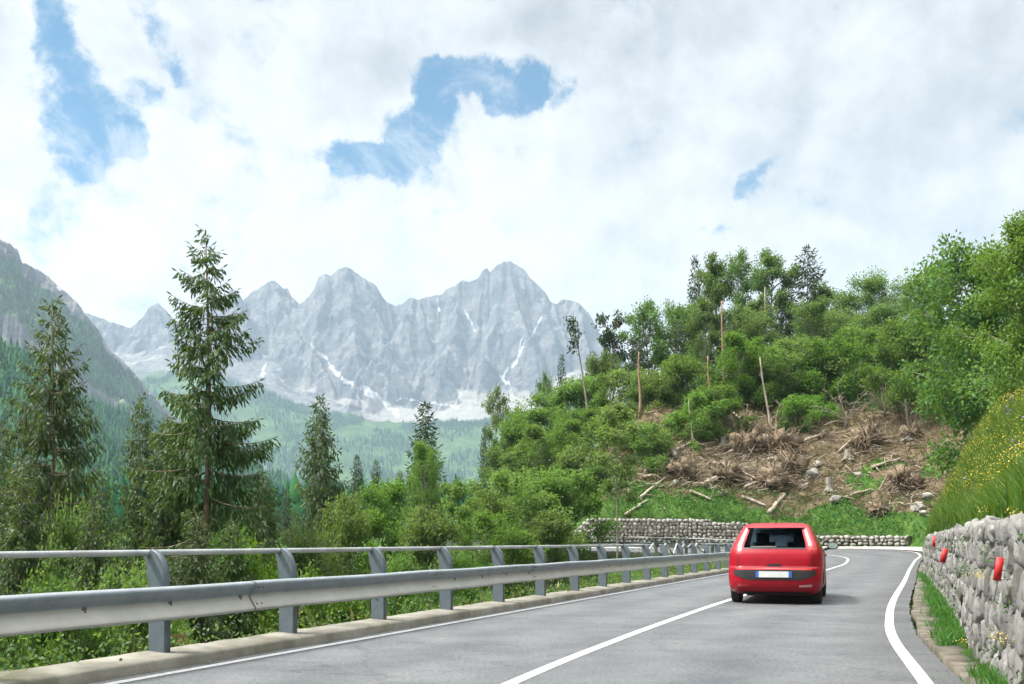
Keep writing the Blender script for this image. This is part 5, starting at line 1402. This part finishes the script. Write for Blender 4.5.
log(734, 480, 758, 484, .30, .26, 'thick pale log lying level at the middle of the root pile')
log(701, 488, 717, 480, .26, .24, 'short thick log at the left foot of the root pile')
log(713, 467, 742, 470, .16, .10, 'long thin pale log across the upper left of the root pile', .3)
log(723, 470, 762, 488, .13, .08, 'thin bare stem slanting down through the root pile', .5)
log(745, 491, 760, 485, .15, .10, 'short log slanting up at the lower middle of the root pile', .3)
log(769, 515, 785, 497, .20, .13, 'pale log slanting down towards the roof of the red car', .15)
log(644, 474, 660, 473, .16, .14, 'upper of two cut logs at the left edge of the clearing', .2)
log(643, 480, 657, 479, .17, .15, 'lower of two cut logs at the left edge of the clearing', .2)
log(668, 450, 676, 460, .26, .22, 'short thick log tipped up at the left top of the clearing', .25)
log(716, 403, 746, 430, .17, .11, 'long slanting log leaning against the bushes above the root pile', .5)
log(770, 452, 781, 434, .15, .09, 'leaning stem at the upper right of the root pile', .4)
log(640, 500, 668, 478, .14, .08, 'thin brown stem on the grass at the lower left of the clearing', .15)
log(626, 521, 648, 502, .13, .08, 'thin brown stem at the left end of the stone wall top', .15)
log(838, 455, 868, 428, .10, .05, 'thin grey pole lying across the right part of the slope', .2)
log(558, 455, 582, 449, .14, .10, 'pale log in the brown clearing on the left flank', .3)

log(655, 466, 690, 446, .15, .10, 'long thin log lying uphill at the left of the clearing', .25)
log(690, 494, 712, 503, .14, .10, 'log lying on the grass below the left of the root pile', .2)
log(742, 500, 766, 509, .15, .09, 'log on the grass just above the wall, behind the car roof', .2)
log(800, 446, 826, 436, .15, .09, 'log across the slope right of the biggest root plate', .25)
log(872, 470, 900, 462, .14, .08, 'grey log across the middle of the right slope', .2)
log(846, 500, 872, 492, .13, .08, 'short pale log low on the right slope beside the weeds', .2)
log(818, 440, 842, 416, .12, .07, 'thin pole lying uphill below the pale fallen branches', .25)
log(728, 458, 752, 446, .17, .12, 'log slanting up at the upper middle of the root pile', .35)
log(768, 466, 800, 462, .15, .09, 'pale stem lying across the right of the root pile', .6)
# root plates torn out of the ground
M_ROOT = pmat('earthy_roots', (.08, .058, .038), (.24, .182, .12), 5, .95, 20, .8, .05)
def root_wad(px, py, size, label, seed):
    size *= 1.3; p, Y = ground_at_px(px, py); r_ = np.random.default_rng(seed)
    root = empty('root_plate', p); tag(root, label, 'root plate', 'torn up root plates on the slope')
    V, T = rock((size * .50, size * .35, size * .38), r_, 3, 5, 0, .9)
    V[:, 2] += size * .25; mb = MB().add(V, T=T); mb.obj('root_ball', M_ROOT, root, smooth=True)
    rb = MB()
    for k in range(72):
        v = r_.normal(size=3); v[1] = -abs(v[1]) * .7; v /= np.linalg.norm(v); L_ = size * r_.uniform(.45, 1.25)
        c = np.array([0, 0, size * .25]); pts = [c]
        dirv_ = v.copy()
        for q in range(5):
            dirv_ = dirv_ + r_.normal(size=3) * .42; dirv_ /= np.linalg.norm(dirv_); pts.append(pts[-1] + dirv_ * L_ / 5)
        rb.tube(pts, np.linspace(size * .026, .010, 6), 5)
    rb.obj('root', M_ROOT, root, smooth=True); return root
root_wad(779, 452, 2.3, 'biggest torn up root plate, at the top right of the root pile', 1)
root_wad(792, 473, 2.1, 'root plate with long hanging roots at the right of the root pile', 2)
root_wad(773, 487, 2.2, 'root plate at the lower middle of the root pile', 3)
root_wad(726, 482, 1.9, 'dark root plate left of the thick pale log', 4)
root_wad(742, 452, 1.8, 'root plate on the upper left of the root pile', 5)
root_wad(757, 444, 1.7, 'root plate under the tall dead pole', 6)
root_wad(866, 446, 1.9, 'root plate halfway up the right part of the slope', 7)
root_wad(905, 487, 1.9, 'root plate on the lower right of the slope, above the grass edge', 8)
root_wad(911, 438, 1.4, 'small root plate near the top right of the slope', 9)
root_wad(684, 478, 1.7, 'root plate on the left side of the clearing', 10)
root_wad(878, 514, 1.2, 'little spiky root plate in the green weeds above the low wall', 11)

def stump(px, py, h, r, label):
    p, Y = ground_at_px(px, py); root = empty('stump', p - Vector((0, 0, .1))); tag(root, label, 'stump', 'cut stumps on the slope')
    mb = MB(); mb.tube([(0, 0, 0), (0, 0, .12), (.02, 0, h * .5), (.03, 0, h)], [r * 1.6, r * 1.2, r, r * .95], 12, cap=False); mb.obj('bark', M_BARK_D, root, smooth=True)
    cb = MB(); cb.tube([(.03, 0, h - .05), (.03, 0, h + .012)], r * .93, 12); cb.obj('cut_face', M_WOOD, root)
    rb = MB()
    for k in range(5):
        a_ = k * 1.256; rb.tube([(0, 0, .2), (math.cos(a_) * r * 1.8, math.sin(a_) * r * 1.8, .08), (math.cos(a_) * r * 3, math.sin(a_) * r * 3, -.1)], [r * .45, r * .3, .02], 6)
    rb.obj('root', M_BARK_D, root, smooth=True)
stump(777, 470, 1.3, .36, 'tall stump standing in the middle of the root pile')
stump(848, 460, .95, .32, 'stump upright on the right part of the slope, above the soil scar')
stump(829, 491, 1.2, .27, 'grey stump beside the pale soil scar')
stump(893, 489, 1.0, .30, 'stump at the lower right of the slope beside a root plate')
stump(723, 446, .9, .25, 'pale stump at the upper left of the root pile')
stump(908, 440, 1.0, .34, 'stump near the top right of the slope')
stump(629, 500, .9, .16, 'small pale stump at the left edge of the clearing')

M_BOULDER = stone_mat('pale_boulder', (0.1785, 0.168, 0.147), (0.2415, 0.231, 0.2047), (0.3045, 0.294, 0.2677), (0.1575, 0.126, 0.08925))
def boulder(px, py, s_, label, seed):
    p, Y = ground_at_px(px, py); r_ = np.random.default_rng(seed)
    V, T = rock((s_, s_ * .8, s_ * .72), r_, 3, 16, .25, .28)
    o = MB().add(V, T=T, a=float(r_.uniform(.3, .9))).obj('boulder', M_BOULDER, None, True); o.location = p + Vector((0, 0, s_ * .25)); o.rotation_euler = (0, 0, r_.uniform(0, 6))
    tag(o, label, 'boulder', 'pale boulders on the slope')
for i, (px, py, s_, lb) in enumerate([(811, 478, .85, 'largest pale boulder in the soil scar right of the root pile'), (817, 466, .5, 'pale boulder at the top of the soil scar'), (804, 489, .55, 'pale boulder low in the soil scar'),
        (799, 472, .5, 'boulder between the root pile and the soil scar'), (801, 460, .45, 'grey boulder right beside the biggest root plate'), (919, 510, .75, 'pale boulder at the lower right end of the slope'), (928, 499, .5, 'small pale boulder above the lower right boulder'),
        (836, 503, .6, 'flat boulder in the soil beside the grey stump'), (674, 467, .5, 'grey boulder at the left of the clearing'), (676, 484, .4, 'little white boulder at the lower left of the clearing'), (897, 405, .45, 'pale boulder beside the foot of the pale branching snag'), (923, 515, .4, 'small boulder in the weeds above the low wall end'), (858, 476, .4, 'small boulder in the middle of the right slope')]):
    boulder(px, py, s_, lb, 30 + i)

# dead standing poles and snags
def snag(px, base_py, top_py, lean_px, r0, label, mat, twigs=6, cat='dead tree', name='dead_tree', Y=None):
    if Y is None: p, Y = ground_at_px(px, base_py)
    else: p = at(px, base_py, Y); p.z = H1(p.x, Y)
    h = EYE + (HY - top_py) / F * Y - p.z; dx = lean_px / F * Y
    root = empty(name, p - Vector((0, 0, .2))); tag(root, label, cat, 'dead standing trunks')
    mb = MB(); pts = [(dx * t + .06 * math.sin(t * 6), 0.05 * math.sin(t * 4), (h + .2) * t) for t in np.linspace(0, 1, 9)]
    mb.tube(pts, [r0 * (1 - .6 * t) for t in np.linspace(0, 1, 9)], 8)
    if twigs:
        tb = mb
        for k in range(twigs):
            t = random.uniform(.3, .97); p0 = np.array([dx * t, 0, (h + .2) * t]); a_ = random.random() * 6.28; L_ = random.uniform(.3, .9)
            tb.tube([p0, p0 + np.array([math.cos(a_) * L_ * .5, math.sin(a_) * L_ * .5, .1]), p0 + np.array([math.cos(a_) * L_, math.sin(a_) * L_, random.uniform(-.2, .3)])], [.035, .02, .008], 4)
    mb.obj('trunk', mat, root, smooth=True); return root
snag(771, 432, 357, -11, .13, 'tall pale dead pole standing above the root pile', M_WOOD, 5)
snag(774, 436, 410, 4, .07, 'thin broken pale stem right beside the tall dead pole', M_WOOD, 3)
snag(724, 402, 301, -2, .17, 'broken reddish trunk without branches below the tall leafy trees', M_BARK_R, 8)
snag(711, 420, 356, -3, .13, 'reddish bare trunk below the broken trunk on the slope', M_BARK_R, 10)
snag(640, 400, 352, -1, .15, 'reddish bare trunk between the flat topped pine and the airy tree', M_BARK_R, 5)
snag(693, 446, 398, -4, .10, 'slim yellowish stem at the top of the clearing', M_WOOD, 4)
snag(768, 380, 287, -3, .12, 'pale straight stem among the tall ridge trees', M_WOOD, 6)
snag(746, 430, 404, 2, .08, 'short bare stem above the root pile', M_WOOD, 4)

def leaning():
    p, Y = ground_at_px(592, 412); Y = float(Y); top = at(572, 318, Y)
    root = empty('leaning_tree', p - Vector((0, 0, .3))); tag(root, 'thin leaning trunk with a small tuft at its tip above the left flank', 'dead tree', 'dead standing trunks')
    d = np.array(top - (p - Vector((0, 0, .3)))); pts = [d * t + np.array([-.9 * t * (1 - t) * -1.2, 0, 0]) for t in np.linspace(0, 1, 10)]
    MB().tube(pts, np.linspace(.16, .03, 10), 7).obj('trunk', M_BARK_D, root, smooth=True)
    n = 260; t = rng.uniform(.78, 1.0, n); P = np.array(pts)[-1] * t[:, None] + rng.normal(size=(n, 3)) * np.array([.28, .28, .25]); P[:, 0] += .15 * np.sin(t * 30)
    cr = MB(); cr.leaves(P, rng.normal(size=(n, 3)) + np.array([-.3, 0, -.8]), .45 * rng.uniform(.6, 1.2, n), .16, rng.random(n) * .6); cr.obj('crown', M_NEEDLE_D, root)
leaning()

def branchy(px, py, label, spread, n, seed, lean=0):
    """pale leafless fallen branches fanning out from one foot"""
    p, Y = ground_at_px(px, py); r_ = random.Random(seed); root = empty('bare_branches', p); tag(root, label, 'dead branches', 'bare fallen branches')
    mb = MB(); sb = mb; mb.tube([(0, 0, -.2), (.05, 0, .6), (.1, 0, 1.5)], [.16, .13, .09], 8)
    for k in range(n):
        a_ = r_.uniform(-1.35, 1.35) + lean; L_ = spread * r_.uniform(.6, 1.15); pts = []
        for t in np.linspace(0, 1, 8):
            bend = -.25 * t * t * L_ * abs(math.sin(a_))
            pts.append((.05 + math.sin(a_) * L_ * t + .08 * math.sin(t * 7 + k), -r_.uniform(0, .25) * t - .3 * t, .5 + math.cos(a_) * L_ * t * .9 + bend + .3 * math.sin(t * 3.1) * abs(math.sin(a_)) * L_ * .25))
        sb.tube(pts, np.linspace(.065, .014, 8), 5)
        for q in range(4):
            i_ = r_.randint(3, 7); p0 = np.array(pts[i_]); v = np.array([r_.gauss(0, 1), r_.gauss(0, .4), r_.gauss(.2, .8)]); sb.tube([p0, p0 + v * .3, p0 + v * .55 + np.array([0, 0, .08])], [.022, .014, .007], 4)
    mb.obj('trunk', M_WOOD, root, smooth=True)
branchy(884, 417, 'pale leafless snag branching from the ground at the top of the slope', 4.0, 13, 3, .1)
branchy(845, 428, 'pale fallen branches arching to the left at the top of the slope', 4.2, 11, 5, -.55)
branchy(792, 428, 'tangle of thin bare branches at the top right of the root pile', 2.2, 8, 8, .2)

# ------------------------------------------------------------------ ground cover nobody could count
def blades(name, P, h, wd, lean, mat, label, segs=2):
    n = len(P); a_ = rng.random(n) * 6.283; la = rng.random(n) * 6.283
    h = h * rng.uniform(.5, 1.3, n); S = np.stack([np.cos(a_), np.sin(a_), 0 * a_], 1) * (wd * rng.uniform(.6, 1.3, n))[:, None]
    Ld = np.stack([np.cos(la), np.sin(la), 0 * la], 1) * (h * lean * rng.uniform(.2, 1.2, n))[:, None]
    up = np.zeros((n, 3)); up[:, 2] = h
    mid = P + up * .55 + Ld * .3; tip = P + up + Ld - np.array([0, 0, 1]) * (h * .12)[:, None]
    V = np.stack([P - S, P + S, mid + S * .7, mid - S * .7, tip], 1).reshape(-1, 3); b0 = np.arange(n) * 5
    a = np.repeat(rng.random(n), 5)
    return tag(MB().add(V, np.stack([b0, b0 + 1, b0 + 2, b0 + 3], 1), np.stack([b0 + 3, b0 + 2, b0 + 4], 1), a=a).obj(name, mat), label=label, kind='stuff')

M_GRASS = leafmat('meadow_grass', [(0, (0.02975, 0.07225, 0.01275)), (.5, (0.068, 0.153, 0.0204)), (.85, (0.119, 0.2125, 0.034)), (1, (0.1955, 0.238, 0.068))], trans=.45, hue=.01)
M_GRASS_Y = leafmat('flowering_grass', [(0, (0.0425, 0.0935, 0.01275)), (.5, (0.0765, 0.1445, 0.0187)), (1, (0.1615, 0.204, 0.0425))], trans=.4, hue=.01)
M_WEED = leafmat('weeds', [(0, (.022, .085, .016)), (.5, (.045, .15, .026)), (1, (.085, .22, .045))], trans=.35, hue=.01)
M_YEL = leafmat('yellow_flowers', [(0, (.55, .42, .01)), (1, (.75, .62, .02))], trans=.3, hue=.004)
M_VIO = leafmat('violet_flowers', [(0, (.10, .07, .28)), (1, (.22, .16, .45))], trans=.3, hue=.004)

def on_bank(n, y0, y1, d0, d1, bias=1.0):
    s_ = rng.random(n); pw = WP[(WP[:, 1] > y0) & (WP[:, 1] < y1) & (WP[:, 0] > -4) & (WP[:, 0] < 24)]
    c_ = np.concatenate([[0], np.cumsum(np.linalg.norm(np.diff(pw, axis=0), axis=1))])
    T = np.gradient(pw, axis=0); T /= np.linalg.norm(T, axis=1)[:, None]
    q = s_ ** bias * c_[-1]; d = rng.uniform(d0, d1, n)
    x = np.interp(q, c_, pw[:, 0]) + d * np.interp(q, c_, T[:, 1]); y = np.interp(q, c_, pw[:, 1]) - d * np.interp(q, c_, T[:, 0])
    return np.stack([x, y, HB(x, y) - .02], 1)
Pg = np.concatenate([on_bank(14000, -9, 3, .14, 6), on_bank(60000, 3, 46, .14, 8.5), on_bank(44000, 3, 46, .14, 2.0)])
blades('bank_grass', Pg, .34, .011, .6, M_GRASS, 'tall green meadow grass on the bank above the boulder wall')
Pf = on_bank(26000, 4, 30, .3, 3.0); k = fbm(Pf[:, 0] * .5, Pf[:, 1] * .5, 91, 4) > -.10; Pf = Pf[k]
blades('flowering_stems', Pf, .44, .007, .45, M_GRASS_Y, 'yellow green flowering stems on the bank')
fl = Pf[rng.random(len(Pf)) < .16]; n = len(fl)
P5 = np.repeat(fl, 4, 0) + rng.normal(size=(n * 4, 3)) * np.array([.06, .06, .05]) + np.array([0, 0, 1]) * np.repeat(rng.uniform(.18, .5, n), 4)[:, None]
mbf = MB(); mbf.leaves(P5, rng.normal(size=(len(P5), 3)) + np.array([0, 0, .4]), (.019), .019); tag(mbf.obj('yellow_flowers', M_YEL), label='small yellow flowers all over the grassy bank', kind='stuff')
fv = on_bank(70, 6, 30, .4, 6); P6 = np.repeat(fv, 10, 0) + rng.normal(size=(700, 3)) * np.array([.05, .05, .09]) + np.array([0, 0, .42])
mbf = MB(); mbf.leaves(P6, rng.normal(size=(len(P6), 3)), .05, .04); tag(mbf.obj('violet_flowers', M_VIO), label='scattered violet flower spikes on the grassy bank', kind='stuff')
# verge grass between the gutter and the wall, and tufts on the wall
pw = offset(WP[(WP[:, 1] > 3) & (WP[:, 1] < 34) & (WP[:, 0] > -3) & (WP[:, 0] < 15)], -.02)
q = rng.integers(0, len(pw) - 1, 16000); t = rng.random(16000)[:, None]
Pv = pw[q] * (1 - t) + pw[q + 1] * t; side = np.abs(rng.normal(size=16000)) * .17
Tn = np.array([.37, .93]); Pv = Pv + np.stack([-Tn[1] * side, Tn[0] * side], 1)
k = fbm(Pv[:, 0] * .8, Pv[:, 1] * .8, 93, 4) > -.04; Pv = Pv[k]
Pv3 = np.c_[Pv, H(Pv[:, 0], Pv[:, 1]) - .02]
blades('verge_grass', Pv3, .20, .007, .7, M_WEED, 'bright green grass growing along the foot of the boulder wall')
# weeds in the seams of the boulder wall
n = 34; qq = rng.integers(0, len(nearW) - 1, n); zz = rng.uniform(.1, 1.25, n); base = np.c_[offset(nearW, -.02)[qq], zz]
P7 = np.repeat(base, 60, 0) + rng.normal(size=(n * 60, 3)) * np.array([.07, .07, .06])
mbw = MB(); mbw.leaves(P7, rng.normal(size=(n * 60, 3)) + np.array([-.6, .1, .2]), .042, .014); tag(mbw.obj('wall_weeds', M_WEED), label='small weeds sprouting from the joints of the boulder wall', kind='stuff')
yb = np.array([[*at(982, 574, 8.45)], [*at(975, 575, 8.6)], [*at(983, 510, 8.9)], [*at(1012, 512, 7.6)], [*at(998, 634, 7.45)], [*at(1005, 640, 7.1)], [*at(962, 640, 9.9)]])
P8 = np.repeat(yb, 22, 0) + rng.normal(size=(len(yb) * 22, 3)) * np.array([.035, .035, .022]); mby = MB(); mby.leaves(P8, rng.normal(size=(len(P8), 3)), .016, .015)
tag(mby.obj('wall_flowers', M_YEL), label='clumps of yellow flowers growing out of the boulder wall', kind='stuff')

# the far slope: grass, weeds, brushwood
def on_slope(n, x0, x1, y0, y1, keep):
    x = rng.uniform(x0, x1, n); y = rng.uniform(y0, y1, n); d, nx, ny = sdist(x, y, WP); k = (d > .35) & (ny > 40) & keep(x, y, d, ny); x, y, d = x[k], y[k], d[k]
    return np.stack([x, y, H(x, y)], 1), d
Ps, ds = on_slope(90000, -8, 46, 50, 108, lambda x, y, d, ny: ((soil_mask(x, y, d, ny) < .55) | (rng.random(len(x)) < .07)) & (d < 30))
n = len(Ps); mbs = MB(); mbs.leaves(Ps, rng.normal(size=(n, 3)) * .6 + np.array([0, -.2, 1.0]), .30 * rng.uniform(.5, 1.4, n), .10 * rng.uniform(.6, 1.4, n))
tag(mbs.obj('slope_grass', M_WEED), label='green grass and weeds covering the far slope', kind='stuff')
Pw, dw = on_slope(60000, 2, 40, 60, 96, lambda x, y, d, ny: (d < 4.5) & (fbm(x * .4, y * .4, 95, 3) > -.12))
n = len(Pw); Pw = Pw + np.array([0, 0, 1]) * rng.uniform(0, .5, n)[:, None]
mbs = MB(); mbs.leaves(Pw, rng.normal(size=(n, 3)) + np.array([0, -.3, .3]), .22 * rng.uniform(.5, 1.3, n), .12 * rng.uniform(.6, 1.3, n)); tag(mbs.obj('wall_top_weeds', M_WEED), label='band of lush green weeds just above the stone wall', kind='stuff')
Pb, db = on_slope(26000, 4, 44, 66, 104, lambda x, y, d, ny: (soil_mask(x, y, d, ny) > .4) & (fbm(x * .35, y * .35, 97, 4) > -.12))
n = len(Pb); mbs = MB(); dd = rng.normal(size=(n, 3)); dd[:, 2] = np.abs(dd[:, 2]) * .5
mbs.leaves(Pb + np.array([0, 0, .05]), dd, 1.0 * rng.uniform(.3, 1.6, n), .09 * rng.uniform(.5, 1.7, n), fold=.04)
# sticks and snapped branches, thickest in the root pile
for (px, py, rx, ry, cnt) in [(755, 470, 46, 28, 260), (700, 475, 40, 22, 110), (870, 455, 60, 45, 170), (670, 470, 30, 26, 90), (905, 500, 20, 14, 50), (760, 440, 30, 12, 60)]:
    for _ in range(cnt):
        p, Y = ground_at_px(px + random.gauss(0, .55) * rx, py + random.gauss(0, .55) * ry, 120); v = rng.normal(size=3); v[2] = v[2] * .45 + .05; v /= np.linalg.norm(v)
        L_ = random.uniform(.5, 2.6); p = np.array(p) + np.array([0, 0, random.uniform(0, .5)]); rr = random.uniform(.018, .055)
        mbs.tube([p - v * L_ / 2, p + np.array([0, 0, .06]), p + v * L_ / 2], [rr, rr * .8, rr * .4], 5, m=1)
tag(mbs.obj('brushwood', [M_DRY, M_WOOD]), label='dry brown brushwood strewn over the felled slope', kind='stuff')
M_UNDER = leafmat('undergrowth_grass', [(0, (.025, .055, .014)), (.5, (.055, .11, .024)), (.85, (.10, .16, .04)), (1, (.17, .19, .07))], trans=.35, hue=.01)
# undergrowth below the guardrail and inside the bend
xs = rng.uniform(-26, 14, 120000); ys = rng.uniform(6, 66, 120000); dl, _, _ = sdist(xs, ys, LE); k = (dl < -.72) & (dl > -14) & (xs > -.9 * ys); xs, ys, dl = xs[k], ys[k], dl[k]
Pu = np.stack([xs, ys, H(xs, ys) - .03], 1); n = len(Pu)
blades('undergrowth', Pu, .38, .012, .8, M_UNDER, 'grass and undergrowth below the guardrail')
k = (dl > -3.2) & (rng.random(n) < .7); Pq = np.repeat(Pu[k], 7, 0); n = len(Pq); Pq = Pq + rng.normal(size=(n, 3)) * .16 + np.array([0, 0, .35])
mbu = MB(); mbu.leaves(Pq, rng.normal(size=(n, 3)) + np.array([0, 0, .3]), .06 * rng.uniform(.6, 1.5, n), .035); tag(mbu.obj('kerbside_weeds', M_LEAF_D), label='leafy weeds behind the kerb', kind='stuff')
Pd, _d = Pu[(dl > -2.6) & (fbm(xs * .5, ys * .5, 99, 3) > .22)], 0; n = len(Pd)
mbu = MB(); mbu.leaves(np.repeat(Pd, 2, 0) + rng.normal(size=(2 * n, 3)) * .15 + np.array([0, 0, .12]), rng.normal(size=(2 * n, 3)), .24, .05); tag(mbu.obj('dead_leaves', M_DRY), label='dry brown leaves and cuttings behind the kerb', kind='stuff')
# a wood on the valley floor, one mass behind the single trees
xs = rng.uniform(-300, 40, 2600); ys = rng.uniform(120, 480, 2600); d, _, _ = sdist(xs, ys, WP); k = (d < -10) & (xs < -.02 * ys - 4) & (xs > -.62 * ys)
xs, ys = xs[k], ys[k]; conifer_field('valley_wood', xs, ys, H(xs, ys) - .5, 9, 15, 'mixed wood on the valley floor behind the single spruces')
for pr in PR.values():
    if not pr.used:
        for ch in list(pr.root.children): bpy.data.objects.remove(ch)
        bpy.data.objects.remove(pr.root)
